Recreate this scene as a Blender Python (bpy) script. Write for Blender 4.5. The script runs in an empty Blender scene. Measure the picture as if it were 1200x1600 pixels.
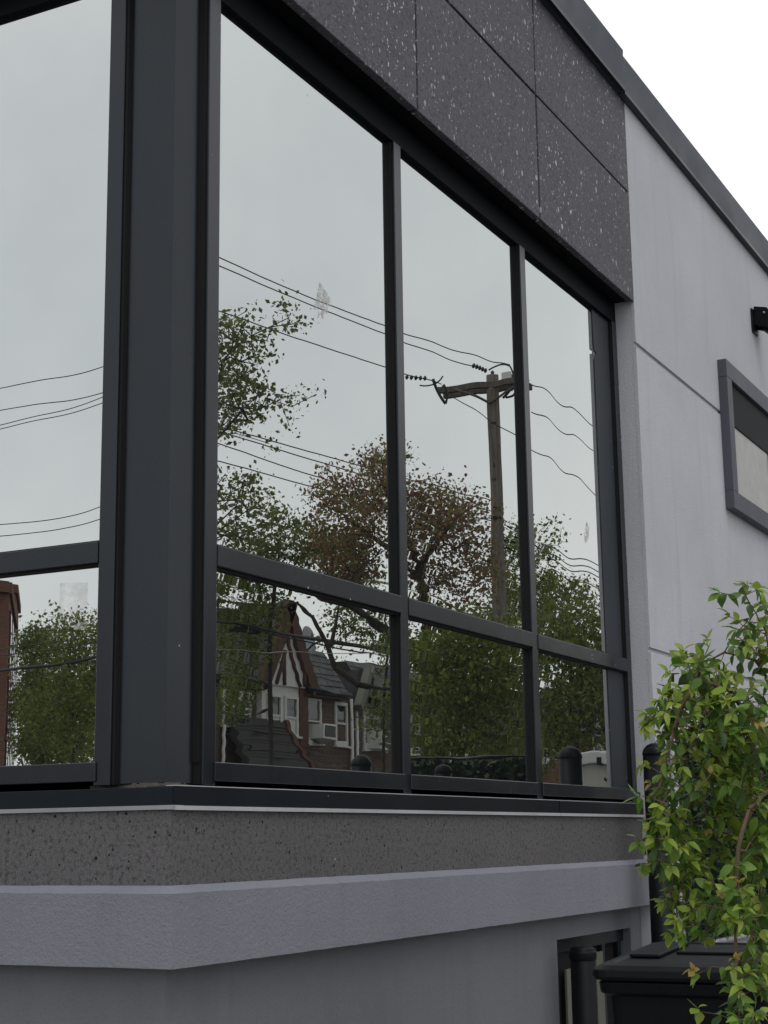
import bpy, math, random
import numpy as np
from mathutils import Matrix, Vector
R = math.radians
random.seed(7); rng = np.random.default_rng(7)
scn = bpy.context.scene
col = scn.collection

# ------------------------------------------------------------------ camera
CAM = np.array([-4.23714705, -2.97921538, 1.6])
AX = np.array([0.46291051, -0.88629698, -0.01383911])     # right
AU = np.array([-0.17270982, -0.10549728, 0.97930672])     # up
AF = np.array([0.86941657, 0.45094122, 0.20190799])       # forward
FOC = 2473.5                                              # focal length in photo pixels (1200 x 1600)
cd = bpy.data.cameras.new('camera'); co = bpy.data.objects.new('camera', cd); col.objects.link(co)
cd.sensor_fit = 'VERTICAL'; cd.sensor_height = 36.0; cd.lens = FOC / 1600 * 36.0
cd.clip_start = 0.05; cd.clip_end = 3000
co.matrix_world = Matrix(((AX[0], AU[0], -AF[0], CAM[0]), (AX[1], AU[1], -AF[1], CAM[1]), (AX[2], AU[2], -AF[2], CAM[2]), (0, 0, 0, 1)))
scn.camera = co

# ------------------------------------------------------------------ overcast sky, soft sun, exposure
SUN_EL, SUN_AZ = R(62), R(215)       # azimuth clockwise from +Y
wd = bpy.data.worlds.new('World'); scn.world = wd; wd.use_nodes = True
wn, wl = wd.node_tree.nodes, wd.node_tree.links
wn.clear()
w_out = wn.new('ShaderNodeOutputWorld'); w_bg = wn.new('ShaderNodeBackground')
w_sky = wn.new('ShaderNodeTexSky'); w_sky.sky_type = 'NISHITA'; w_sky.sun_disc = False
w_sky.sun_elevation = SUN_EL; w_sky.sun_rotation = SUN_AZ; w_sky.dust_density = 3.0; w_sky.air_density = 1.2
w_co = wn.new('ShaderNodeTexCoord'); w_no = wn.new('ShaderNodeTexNoise')
w_no.inputs['Scale'].default_value = 2.6; w_no.inputs['Detail'].default_value = 5; w_no.inputs['Roughness'].default_value = 0.55
w_cr = wn.new('ShaderNodeValToRGB')
w_cr.color_ramp.elements[0].position = 0.30; w_cr.color_ramp.elements[0].color = (8.1, 8.2, 8.4, 1)
w_cr.color_ramp.elements[1].position = 0.72; w_cr.color_ramp.elements[1].color = (11.3, 11.2, 11.0, 1)
w_mx = wn.new('ShaderNodeMix'); w_mx.data_type = 'RGBA'; w_mx.inputs['Factor'].default_value = 0.93
wl.new(w_co.outputs['Generated'], w_no.inputs['Vector']); wl.new(w_no.outputs['Fac'], w_cr.inputs['Fac'])
wl.new(w_sky.outputs['Color'], w_mx.inputs['A']); wl.new(w_cr.outputs['Color'], w_mx.inputs['B'])
wl.new(w_mx.outputs['Result'], w_bg.inputs['Color']); w_bg.inputs['Strength'].default_value = 0.114
wl.new(w_bg.outputs['Background'], w_out.inputs['Surface'])
sd = bpy.data.lights.new('sun', 'SUN'); so = bpy.data.objects.new('sun', sd); col.objects.link(so)
sd.energy = 0.75; sd.angle = R(30); sd.color = (1.0, 0.97, 0.93)
sdir = Vector((math.sin(SUN_AZ) * math.cos(SUN_EL), math.cos(SUN_AZ) * math.cos(SUN_EL), math.sin(SUN_EL)))
so.rotation_euler = sdir.to_track_quat('Z', 'Y').to_euler(); so.location = sdir * 60
vs = scn.view_settings; vs.view_transform = 'Standard'; vs.look = 'None'; vs.exposure = 0.0; vs.gamma = 1.0; vs.use_curve_mapping = False
scn.cycles.use_denoising = True
scn.cycles.max_bounces = 8; scn.cycles.glossy_bounces = 5; scn.cycles.transparent_max_bounces = 12

# ------------------------------------------------------------------ pixel to world helpers (photo pixels, real distances)
GL = 0.05                                                 # glass plane: y = GL on the long front, x = GL on the short front
def ray(px, py): return AF + AX * ((px - 600) / FOC) - AU * ((py - 800) / FOC)
def P(px, py, D): return CAM + ray(px, py) * D
def mirR(p): return np.array([p[0], 2 * GL - p[1], p[2]])
def mirL(p): return np.array([2 * GL - p[0], p[1], p[2]])
def dz(px, py, z): return (z - CAM[2]) / ray(px, py)[2]
def VR(px, py, D): return mirR(P(px, py, D))              # a thing across the street seen in the long front's glass
def VL(px, py, D): return mirL(P(px, py, D))
def VRz(px, py, z): return VR(px, py, dz(px, py, z))
def VLz(px, py, z): return VL(px, py, dz(px, py, z))
def onY(px, py, y):
    r = ray(px, py); return CAM + r * ((y - CAM[1]) / r[1])

# ------------------------------------------------------------------ mesh helpers
class MB:
    def __init__(s): s.v = []; s.f = []; s.m = []; s.sm = []
    def add(s, vs_, fs, mi=0, smooth=False):
        o = len(s.v); s.v += [tuple(map(float, q)) for q in vs_]
        for f in fs: s.f.append(tuple(i + o for i in f)); s.m.append(mi); s.sm.append(smooth)
        return s
    def box(s, x0, x1, y0, y1, z0, z1, mi=0):
        return s.add([(x0, y0, z0), (x1, y0, z0), (x1, y1, z0), (x0, y1, z0), (x0, y0, z1), (x1, y0, z1), (x1, y1, z1), (x0, y1, z1)],
                     [(0, 3, 2, 1), (4, 5, 6, 7), (0, 1, 5, 4), (1, 2, 6, 5), (2, 3, 7, 6), (3, 0, 4, 7)], mi)
    def obox(s, c, ex, ey, ez, mi=0):                     # oriented box: centre and three half-axes
        c, ex, ey, ez = map(np.asarray, (c, ex, ey, ez))
        q = [c + a * ex + b * ey + d * ez for d in (-1, 1) for (a, b) in ((-1, -1), (1, -1), (1, 1), (-1, 1))]
        return s.add(q, [(0, 3, 2, 1), (4, 5, 6, 7), (0, 1, 5, 4), (1, 2, 6, 5), (2, 3, 7, 6), (3, 0, 4, 7)], mi)
    def tube(s, pts, rad, n=6, mi=0, cap=True):
        pts = [np.asarray(q, float) for q in pts]; m = len(pts)
        rad = [rad] * m if np.isscalar(rad) else rad
        vs_ = []; up = None
        for i in range(m):
            t = pts[min(i + 1, m - 1)] - pts[max(i - 1, 0)]; t = t / (np.linalg.norm(t) + 1e-9)
            if up is None:
                a = np.array([0, 0, 1.]) if abs(t[2]) < .9 else np.array([1., 0, 0])
            else: a = up
            u = a - t * (a @ t); u /= np.linalg.norm(u) + 1e-9; up = u; w = np.cross(t, u)
            for k in range(n):
                an = 2 * math.pi * k / n; vs_.append(pts[i] + rad[i] * (math.cos(an) * u + math.sin(an) * w))
        fs = [(i * n + k, i * n + (k + 1) % n, (i + 1) * n + (k + 1) % n, (i + 1) * n + k) for i in range(m - 1) for k in range(n)]
        if cap: fs += [tuple(range(n - 1, -1, -1)), tuple((m - 1) * n + k for k in range(n))]
        return s.add(vs_, fs, mi, True)
    def lathe(s, c, prof, n=20, mi=0):
        vs_ = [(c[0] + r * math.cos(2 * math.pi * k / n), c[1] + r * math.sin(2 * math.pi * k / n), c[2] + z) for r, z in prof for k in range(n)]
        m = len(prof)
        fs = [(i * n + k, i * n + (k + 1) % n, (i + 1) * n + (k + 1) % n, (i + 1) * n + k) for i in range(m - 1) for k in range(n)]
        fs += [tuple((m - 1) * n + k for k in range(n))]
        return s.add(vs_, fs, mi, True)
    def sweep(s, prof, xend, yend, mi=0):                 # closed profile of (s, z) carried round the building's corner
        n = len(prof); vs_ = []
        for (o, z) in prof: vs_.append((o, yend, z))
        for (o, z) in prof: vs_.append((o, o, z))
        for (o, z) in prof: vs_.append((xend, o, z))
        fs = []
        for a in (0, 1):
            for k in range(n): fs.append((a * n + k, (a + 1) * n + k, (a + 1) * n + (k + 1) % n, a * n + (k + 1) % n))
        fs += [tuple(range(n)), tuple(2 * n + k for k in range(n - 1, -1, -1))]
        return s.add(vs_, fs, mi)
    def build(s, name, mats, parent=None, bevel=0, recalc=True):
        me = bpy.data.meshes.new(name); me.from_pydata(s.v, [], s.f)
        for m_ in (mats if isinstance(mats, (list, tuple)) else [mats]): me.materials.append(m_)
        me.polygons.foreach_set('material_index', s.m); me.polygons.foreach_set('use_smooth', s.sm)
        if recalc:
            import bmesh
            b = bmesh.new(); b.from_mesh(me); bmesh.ops.recalc_face_normals(b, faces=b.faces); b.to_mesh(me); b.free()
        me.update()
        return link(name, me, parent, bevel)
def link(name, me, parent=None, bevel=0):
    o = bpy.data.objects.new(name, me); col.objects.link(o)
    if parent is not None: o.parent = parent
    if bevel:
        b = o.modifiers.new('bevel', 'BEVEL'); b.width = bevel; b.segments = 2; b.limit_method = 'ANGLE'; b.angle_limit = R(40)
    return o
def tag(o, label=None, cat=None, group=None, kind=None):
    if label: o['label'] = label
    if cat: o['category'] = cat
    if group: o['group'] = group
    if kind: o['kind'] = kind
    return o
def empty(name, loc=(0, 0, 0)):
    # every mesh is modelled in world coordinates, so a thing's Empty keeps its children where they are
    o = bpy.data.objects.new(name, None); col.objects.link(o); o.location = tuple(map(float, loc)); o.empty_display_size = .2
    return o
def part(name, mb, mats, root, bevel=0, label=None, kind=None):
    o = mb.build(name, mats, None, bevel); adopt(o, root)
    if label: o['label'] = label
    if kind: o['kind'] = kind
    return o
def adopt(o, root):
    o.parent = root
    l = Vector(root.location) if root.data is None else Vector((0, 0, 0))      # meshes sit at the world origin, Empties at a thing's base
    o.matrix_parent_inverse = Matrix.Translation(-l)

# ------------------------------------------------------------------ materials
def mat(name, base, rough=.7, spec=.5, metal=0.0):
    m = bpy.data.materials.new(name); m.use_nodes = True
    b = m.node_tree.nodes['Principled BSDF']
    b.inputs['Base Color'].default_value = (*base, 1); b.inputs['Roughness'].default_value = rough
    b.inputs['Specular IOR Level'].default_value = spec; b.inputs['Metallic'].default_value = metal
    return m
class NT:
    def __init__(s, m): s.m = m; s.t = m.node_tree; s.n = s.t.nodes; s.l = s.t.links; s.b = s.n.get('Principled BSDF')
    def new(s, t, **kw):
        q = s.n.new('ShaderNode' + t)
        for k, v in kw.items(): setattr(q, k, v)
        return q
    def coord(s, scale=(1, 1, 1)):
        tc = s.new('TexCoord'); mp = s.new('Mapping'); mp.inputs['Scale'].default_value = scale
        s.l.new(tc.outputs['Object'], mp.inputs['Vector']); return mp.outputs['Vector']
    def noise(s, vec, scale, detail=4, rough=.55, dist=0):
        q = s.new('TexNoise'); q.inputs['Scale'].default_value = scale; q.inputs['Detail'].default_value = detail
        q.inputs['Roughness'].default_value = rough; q.inputs['Distortion'].default_value = dist
        s.l.new(vec, q.inputs['Vector']); return q.outputs['Fac']
    def voro(s, vec, scale, feature='F1', rnd=1.0):
        q = s.new('TexVoronoi', feature=feature); q.inputs['Scale'].default_value = scale; q.inputs['Randomness'].default_value = rnd
        s.l.new(vec, q.inputs['Vector']); return q
    def ramp(s, fac, stops, const=False):
        q = s.new('ValToRGB'); r = q.color_ramp
        if const: r.interpolation = 'CONSTANT'
        while len(r.elements) < len(stops): r.elements.new(.5)
        for e, (p, c) in zip(r.elements, stops):
            e.position = p; e.color = (*c, 1) if len(c) == 3 else c
        s.l.new(fac, q.inputs['Fac']); return q.outputs['Color']
    def math(s, op, a, b=None, clamp=False):
        q = s.new('Math', operation=op, use_clamp=clamp)
        for i, v in enumerate((a, b)):
            if v is None: continue
            if isinstance(v, (int, float)): q.inputs[i].default_value = v
            else: s.l.new(v, q.inputs[i])
        return q.outputs[0]
    def mix(s, fac, a, b, mode='MIX'):
        q = s.new('Mix', data_type='RGBA', blend_type=mode)
        for nm, v in (('Factor', fac), ('A', a), ('B', b)):
            if isinstance(v, (int, float)): q.inputs[nm].default_value = v
            elif isinstance(v, tuple): q.inputs[nm].default_value = (*v, 1)
            else: s.l.new(v, q.inputs[nm])
        return q.outputs['Result']
    def bump(s, h, strength, dist, prev=None):
        q = s.new('Bump'); q.inputs['Strength'].default_value = strength; q.inputs['Distance'].default_value = dist
        s.l.new(h, q.inputs['Height'])
        if prev is not None: s.l.new(prev, q.inputs['Normal'])
        return q.outputs['Normal']
    def color(s, c): s.l.new(c, s.b.inputs['Base Color']); return s
    def normal(s, c): s.l.new(c, s.b.inputs['Normal']); return s
    def rough(s, c): s.l.new(c, s.b.inputs['Roughness']); return s

def mul(c, k): return tuple(min(1, x * k) for x in c)
def stucco(name, base, grain=170, bs=.5):
    m = mat(name, base, .93, .25); t = NT(m); v = t.coord()
    big = t.noise(v, .9, 5, .6); mid = t.noise(v, 9, 4, .65); fine = t.noise(v, grain, 3, .7)
    streak = t.noise(t.coord((5, 5, .35)), 1.6, 4, .6)
    c = t.ramp(big, [(.3, mul(base, .9)), (.7, mul(base, 1.08))])
    c = t.mix(t.math('MULTIPLY', mid, .30), c, mul(base, .82))
    c = t.mix(t.ramp(streak, [(.52, (0, 0, 0)), (.75, (.5, .5, .5))]), c, mul(base, .82))
    c = t.mix(t.ramp(fine, [(.52, (0, 0, 0)), (.74, (.6, .6, .6))]), c, mul(base, .66))
    t.color(c)
    gr = t.noise(v, grain * .45, 4, .7)
    t.normal(t.bump(t.math('ADD', gr, t.math('MULTIPLY', fine, .6)), bs, .006))
    return m
M = {}
M['stucco'] = stucco('pale_grey_stucco', (.475, .485, .53))
M['ledge'] = stucco('grey_ledge_stucco', (.205, .214, .250), 130, .8)
M['lower'] = stucco('dark_grey_stucco', (.155, .161, .180), 150, .55)

def stone(name, base, flecks, pores, fscale):
    m = mat(name, base, .72, .3); t = NT(m); v = t.coord()
    a = t.noise(v, 2.2, 4, .6); g = t.noise(v, 150, 3, .75); g2 = t.noise(v, 55, 3, .7)
    c = t.ramp(a, [(.3, mul(base, .86)), (.7, mul(base, 1.12))])
    c = t.mix(t.ramp(g, [(.44, (0, 0, 0)), (.64, (.85, .85, .85))]), c, mul(base, 1.8 if pores else 1.6))
    c = t.mix(t.ramp(g2, [(.34, (.85, .85, .85)), (.5, (0, 0, 0))]), c, mul(base, .45))
    if flecks:
        wob = t.new('VectorMath', operation='ADD'); nz = t.new('TexNoise'); nz.inputs['Scale'].default_value = 14
        sc_ = t.new('VectorMath', operation='SCALE'); sc_.inputs['Scale'].default_value = .05
        t.l.new(v, nz.inputs['Vector']); t.l.new(nz.outputs['Color'], sc_.inputs[0]); t.l.new(v, wob.inputs[0]); t.l.new(sc_.outputs[0], wob.inputs[1])
        msk = None
        for scl, thr in ((fscale, .17), (fscale * 1.7, .19), (fscale * .62, .11), (fscale * 3.0, .19)):
            stv = t.new('Mapping'); stv.inputs['Scale'].default_value = (1, 1, .72); t.l.new(wob.outputs[0], stv.inputs['Vector']); vo = t.voro(stv.outputs['Vector'], scl)
            sep = t.new('SeparateColor'); t.l.new(vo.outputs['Color'], sep.inputs['Color'])
            size = t.math('MULTIPLY', t.math('POWER', sep.outputs['Red'], 2.2), thr * 1.6)
            k = t.math('MULTIPLY', t.math('SUBTRACT', size, vo.outputs['Distance']), 26, True)
            dens = t.ramp(t.noise(v, 1.7, 3, .6), [(.38, (.25, .25, .25)), (.62, (1, 1, 1))])
            k = t.math('MULTIPLY', k, dens)
            msk = k if msk is None else t.math('MAXIMUM', msk, k)
        c = t.mix(t.math('MULTIPLY', msk, .85), c, (.52, .51, .50))
    h = t.math('MULTIPLY', g2, .4)
    if pores:
        msk = None
        for scl, thr in ((34, .17), (62, .2)):
            vo = t.voro(v, scl); sep = t.new('SeparateColor'); t.l.new(vo.outputs['Color'], sep.inputs['Color'])
            on = t.math('GREATER_THAN', sep.outputs['Green'], .80)
            size = t.math('MULTIPLY', sep.outputs['Red'], thr * 1.5)
            k = t.math('MULTIPLY', t.math('MULTIPLY', t.math('SUBTRACT', size, vo.outputs['Distance']), 14, True), on)
            msk = k if msk is None else t.math('MAXIMUM', msk, k)
        c = t.mix(msk, c, (.008, .008, .009)); h = t.math('SUBTRACT', h, t.math('MULTIPLY', msk, 1.4))
        vo = t.voro(v, 19); sep = t.new('SeparateColor'); t.l.new(vo.outputs['Color'], sep.inputs['Color'])
        k = t.math('MULTIPLY', t.math('MULTIPLY', t.math('SUBTRACT', .11, vo.outputs['Distance']), 20, True), t.math('GREATER_THAN', sep.outputs['Blue'], .955))
        c = t.mix(k, c, (.34, .31, .27))
    t.color(c); t.normal(t.bump(t.math('ADD', h, t.math('MULTIPLY', g, .3)), .55, .006))
    return m
M['granite'] = stone('flecked_dark_stone', (.074, .072, .087), True, False, 20)
M['band'] = stone('porous_dark_stone', (.082, .079, .083), False, True, 0)

def metal_paint(name, base, rough, dust=.0, spec=.5, tint=(1, 1, 1)):
    m = mat(name, base, rough, spec); t = NT(m); v = t.coord()
    a = t.noise(v, 1.3, 4, .6); f_ = t.noise(v, 240, 2, .6)
    c = t.ramp(a, [(.3, mul(base, .88)), (.7, mul(base, 1.15))])
    d = t.noise(t.coord((6, 6, .8)), 3, 5, .7)
    c = t.mix(t.ramp(d, [(.5, (0, 0, 0)), (.8, (dust, dust, dust))]), c, (.10, .10, .105))
    sp = t.voro(v, 21); sep = t.new('SeparateColor'); t.l.new(sp.outputs['Color'], sep.inputs['Color'])
    k = t.math('MULTIPLY', t.math('LESS_THAN', sp.outputs['Distance'], .09), t.math('GREATER_THAN', sep.outputs['Red'], .965))
    c = t.mix(k, c, (.30, .31, .32))
    t.b.inputs['Specular Tint'].default_value = (*tint, 1)
    t.color(c); t.rough(t.ramp(a, [(.3, (rough * .85,) * 3), (.7, (min(1, rough * 1.25),) * 3)])); t.normal(t.bump(f_, .05, .001))
    return m
M['frame'] = metal_paint('anthracite_frame_paint', (.0085, .0105, .0142), .25, .03, .40, (.84, .92, 1))
M['flash'] = metal_paint('black_sill_metal', (.0055, .0075, .0105), .34, .025, .2, (.75, .87, 1))
M['coping'] = metal_paint('slate_coping_paint', (.030, .036, .052), .5, .10, .28, (.8, .9, 1))
M['trim'] = metal_paint('grey_window_trim', (.060, .064, .084), .6, .10)
M['drip'] = metal_paint('bare_zinc_edge', (.36, .37, .39), .45, .2)
M['strip'] = metal_paint('slate_filler_metal', (.026, .032, .040), .5, .05, .3)
M['gasket'] = mat('black_rubber', (.006, .006, .007), .7, .3)
M['soffit'] = mat('black_soffit', (.0035, .0045, .007), .6, .08)
M['caulk'] = stucco('dusty_mortar', (.115, .102, .09), 120, .5)
M['blackplastic'] = metal_paint('black_plastic', (.0040, .005, .0065), .42, .03, .13)
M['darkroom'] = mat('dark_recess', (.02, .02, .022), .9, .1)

def glass(name, rc, seed, edge_x, edge_z, amp=1.0):
    # mirror-coated glazing: reflective surface with the slow roller waves of tempered panes
    m = bpy.data.materials.new(name); m.use_nodes = True; t = NT(m); t.n.clear(); t.b = None
    out = t.new('OutputMaterial'); gl = t.new('BsdfGlossy'); gl.inputs['Roughness'].default_value = 0.0
    df = t.new('BsdfDiffuse'); ad = t.new('AddShader')
    tc = t.new('TexCoord'); sep = t.new('SeparateXYZ'); t.l.new(tc.outputs['Object'], sep.inputs[0])
    along = sep.outputs['X'] if seed != 'L' else sep.outputs['Y']; z = sep.outputs['Z']
    v = tc.outputs['Object']
    n1 = t.noise(v, 1.4, 2, .5); n2 = t.noise(v, 3.1, 2, .5)
    wave = t.math('SINE', t.math('ADD', t.math('MULTIPLY', along, 13.0), t.math('MULTIPLY', n1, 5.0)))
    sel = t.math('MULTIPLY', t.math('MULTIPLY', t.math('SUBTRACT', along, 1.6), 2.2, True), t.math('ADD', .38, t.math('MULTIPLY', t.math('MULTIPLY', t.math('SUBTRACT', along, 3.0), 3.0, True), .75))) if seed != 'L' else t.math('MULTIPLY', along, .6, True)
    az = t.math('MULTIPLY', t.math('MULTIPLY', wave, .0019 * amp), sel)
    az = t.math('ADD', az, t.math('MULTIPLY', t.math('SUBTRACT', n2, .5), .0016 * amp))
    if seed != 'L':
        # kinked bands beside the mullions and the transom
        msk = None
        for x0, w, zm in edge_x:
            k = t.math('SUBTRACT', 1.0, t.math('DIVIDE', t.math('ABSOLUTE', t.math('SUBTRACT', along, x0)), w), True); k = t.math('MULTIPLY', k, t.math('MULTIPLY', t.math('SUBTRACT', zm, z), 9.0, True))
            msk = k if msk is None else t.math('MAXIMUM', msk, k)
        msk = t.math('MAXIMUM', msk, t.math('MULTIPLY', t.math('MULTIPLY', t.math('SUBTRACT', 2.6, z), 9.0, True), t.ramp(n1, [(.42, (.05, .05, .05)), (.60, (.42, .42, .42))])))
        zw = t.math('SINE', t.math('ADD', t.math('MULTIPLY', z, 140.0), t.math('MULTIPLY', n2, 9.0)))
        low = t.math('SUBTRACT', 1.0, t.math('MULTIPLY', t.math('SUBTRACT', z, 3.1), 1.5, True), True)
        az = t.math('ADD', az, t.math('MULTIPLY', t.math('MULTIPLY', t.math('MULTIPLY', zw, msk), low), .0030 * amp))
    ax = t.math('MULTIPLY', t.math('SUBTRACT', t.noise(v, 2.3, 2, .5), .5), .0014 * amp)
    oi = t.new('ObjectInfo'); az = t.math('ADD', az, t.math('MULTIPLY', t.math('SUBTRACT', oi.outputs['Random'], .5), .0012))
    cb = t.new('CombineXYZ'); t.l.new(ax, cb.inputs['X' if seed != 'L' else 'Y']); t.l.new(az, cb.inputs['Z'])
    ge = t.new('NewGeometry'); va = t.new('VectorMath', operation='ADD'); vn = t.new('VectorMath', operation='NORMALIZE')
    t.l.new(ge.outputs['Normal'], va.inputs[0]); t.l.new(cb.outputs[0], va.inputs[1]); t.l.new(va.outputs[0], vn.inputs[0])
    t.l.new(vn.outputs[0], gl.inputs['Normal'])
    smear = t.noise(t.coord((1, 1, .5)), 2.0, 5, .6)
    gl_c = t.ramp(smear, [(.3, mul(rc, .975)), (.7, rc)]); t.l.new(gl_c, gl.inputs['Color'])
    df.inputs['Color'].default_value = (.006, .0065, .007, 1)
    # a few dried drips and specks
    sp = t.voro(t.coord((1, 1, .35)), 5.0); s2 = t.new('SeparateColor'); t.l.new(sp.outputs['Color'], s2.inputs['Color'])
    k = t.math('MULTIPLY', t.math('LESS_THAN', sp.outputs['Distance'], t.math('MULTIPLY', t.noise(v, 60, 3, .7), .035)), t.math('GREATER_THAN', s2.outputs['Red'], .74))
    dd = t.new('BsdfDiffuse'); dd.inputs['Color'].default_value = (.24, .24, .23, 1)
    mx = t.new('MixShader'); t.l.new(gl.outputs[0], ad.inputs[0]); t.l.new(df.outputs[0], ad.inputs[1])
    t.l.new(t.math('MULTIPLY', k, .75), mx.inputs[0]); t.l.new(ad.outputs[0], mx.inputs[1]); t.l.new(dd.outputs[0], mx.inputs[2])
    t.l.new(mx.outputs[0], out.inputs['Surface'])
    return m
EDX = [(.42, .34, 2.58), (1.58, .22, 2.58), (1.92, .28, 3.15), (3.02, .28, 3.25), (3.34, .22, 3.2), (4.3, .2, 2.8)]
M['glass'] = glass('mirror_glass', (.500, .527, .523), 'R', EDX, None)
M['glassL'] = glass('mirror_glass_side', (.515, .545, .54), 'L', None, None, .8)
M['frost'] = mat('dull_film_glass', (.30, .295, .28), .35, .5); _t = NT(M['frost']); _v = _t.coord()
_t.color(_t.ramp(_t.noise(_v, 7, 5, .65), [(.3, (.17, .17, .165)), (.7, (.25, .25, .24))]))
# glue residue: half clear film
def film(name, c, fac, scale):
    m = bpy.data.materials.new(name); m.use_nodes = True; t = NT(m); b = t.b
    b.inputs['Base Color'].default_value = (*c, 1); b.inputs['Roughness'].default_value = .8
    n = t.noise(t.coord(), scale, 5, .75); a = t.ramp(n, [(.40, (0, 0, 0)), (.62, (fac, fac, fac))]); t.l.new(a, b.inputs['Alpha'])
    return m
M['glue'] = film('dried_glue', (.55, .55, .52), .85, 38)
M['tape'] = film('old_tape_mark', (.50, .48, .44), .20, 12)

def brick_mat(name, c1, c2, mortar, scale=1.0, axis='XZ'):
    m = mat(name, c1, .9, .2); t = NT(m)
    tc = t.new('TexCoord'); sp = t.new('SeparateXYZ'); cb = t.new('CombineXYZ'); t.l.new(tc.outputs['Object'], sp.inputs[0])
    if axis == 'XZ': t.l.new(sp.outputs['X'], cb.inputs['X'])
    else: t.l.new(t.math('ADD', sp.outputs['X'], sp.outputs['Y']), cb.inputs['X'])
    t.l.new(sp.outputs['Z'], cb.inputs['Y'])
    br = t.new('TexBrick'); br.inputs['Scale'].default_value = scale
    br.inputs['Brick Width'].default_value = .21; br.inputs['Row Height'].default_value = .072; br.inputs['Mortar Size'].default_value = .010
    br.inputs['Color1'].default_value = (*c1, 1); br.inputs['Color2'].default_value = (*c2, 1); br.inputs['Mortar'].default_value = (*mortar, 1)
    t.l.new(cb.outputs[0], br.inputs['Vector'])
    n = t.noise(t.coord(), .6, 5, .65)
    t.color(t.mix(t.ramp(n, [(.35, (0, 0, 0)), (.75, (.5, .5, .5))]), br.outputs['Color'], mul(c2, .6)))
    t.normal(t.bump(br.outputs['Fac'], -.4, .01)); return m
M['brick'] = brick_mat('brown_brick', (.105, .068, .050), (.075, .049, .037), (.12, .105, .09))
M['brick2'] = brick_mat('red_brick', (.15, .052, .036), (.11, .040, .028), (.13, .10, .085), 1, 'D')
M['white'] = stucco('white_house_paint', (.55, .54, .51), 60, .2)
M['timber'] = stucco('red_brown_timber', (.088, .048, .037), 40, .3)
M['slate'] = mat('roof_slate', (.085, .085, .092), .7, .3); _t = NT(M['slate']); _oi = _t.new('ObjectInfo')
_c = _t.ramp(_oi.outputs['Random'], [(0, (.05, .05, .056)), (.5, (.085, .084, .09)), (1, (.13, .125, .125))])
_t.color(_t.mix(_t.noise(_t.coord(), 8, 4, .7), _c, (.06, .058, .058)))
M['roofdark'] = stucco('dark_shingle', (.045, .042, .042), 40, .6)
M['winglass'] = mat('house_window_glass', (.02, .023, .026), .05, .8)
M['acwhite'] = metal_paint('white_appliance', (.55, .55, .53), .5, .3)
M['grille'] = mat('dark_grille', (.05, .05, .05), .7)
M['dishgrey'] = mat('dish_grey', (.25, .26, .27), .6)
M['cable'] = mat('black_cable', (.012, .012, .013), .6)
M['palecable'] = mat('pale_bare_cable', (.42, .40, .36), .6)
def wood(name, base):
    m = mat(name, base, .9, .2); t = NT(m); v = t.coord((9, 9, .5)); n = t.noise(v, 2.5, 6, .7)
    c = t.ramp(n, [(.3, mul(base, .5)), (.5, base), (.72, mul(base, 1.5))])
    k = t.noise(t.coord((3, 3, 2.0)), 1.8, 3, .6)
    t.color(t.mix(t.ramp(k, [(.62, (0, 0, 0)), (.72, (.8, .8, .8))]), c, mul(base, .25))); t.normal(t.bump(n, .6, .01)); return m
M['polewood'] = wood('weathered_pole_wood', (.135, .118, .102))
M['armwood'] = wood('crossarm_wood', (.10, .088, .078))
M['bark'] = wood('tree_bark', (.055, .047, .040))
M['twig'] = wood('shrub_bark', (.14, .10, .068))
M['porcelain'] = mat('dark_insulator', (.02, .018, .017), .3)
M['galv'] = metal_paint('galvanised_pipe', (.33, .34, .35), .5, .3)
M['cream'] = metal_paint('cream_panel', (.42, .40, .35), .6, .3)
M['louvre'] = metal_paint('dull_louvre', (.12, .12, .10), .7, .2)

def leaf_mat(name, stops, trans=.45, island=True, rough=.5):
    m = mat(name, stops[0][1], rough, .3); t = NT(m)
    if island: src = t.new('NewGeometry').outputs['Random Per Island']
    else: src = t.new('ObjectInfo').outputs['Random']
    c = t.ramp(src, stops); v = t.coord()
    c = t.mix(t.ramp(t.noise(v, .8 if island else 30, 3, .6), [(.35, (0, 0, 0)), (.7, (.5, .5, .5))]), c, mul(stops[0][1], .7))
    t.color(c)
    tr = t.new('BsdfTranslucent'); t.l.new(c, tr.inputs['Color'])
    mx = t.new('MixShader'); mx.inputs[0].default_value = trans
    out = t.n['Material Output']; t.l.new(t.b.outputs[0], mx.inputs[1]); t.l.new(tr.outputs[0], mx.inputs[2]); t.l.new(mx.outputs[0], out.inputs['Surface'])
    return m
M['leafA'] = leaf_mat('plane_tree_leaf', [(0, (.075, .100, .034)), (.6, (.15, .18, .05)), (1, (.25, .27, .08))])
M['leafG'] = leaf_mat('green_tree_leaf', [(0, (.085, .120, .028)), (.6, (.18, .22, .045)), (1, (.32, .34, .075))])
M['leafD'] = leaf_mat('deep_green_leaf', [(0, (.068, .098, .026)), (.6, (.14, .175, .038)), (1, (.24, .27, .06))])
M['leafC'] = leaf_mat('copper_leaf', [(0, (.13, .075, .042)), (.45, (.25, .135, .072)), (.66, (.29, .175, .085)), (.70, (.15, .17, .055)), (1, (.24, .25, .075))])
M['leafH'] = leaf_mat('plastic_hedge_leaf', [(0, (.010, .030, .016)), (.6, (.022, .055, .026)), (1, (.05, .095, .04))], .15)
LEAFSTOPS = {
    'dark': [(0, (.038, .090, .018)), (1, (.090, .17, .032))],
    'mid': [(0, (.105, .21, .032)), (1, (.20, .32, .05))],
    'lime': [(0, (.21, .32, .045)), (1, (.34, .41, .08))],
    'bronze': [(0, (.30, .21, .06)), (1, (.38, .33, .08))]}
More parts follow.
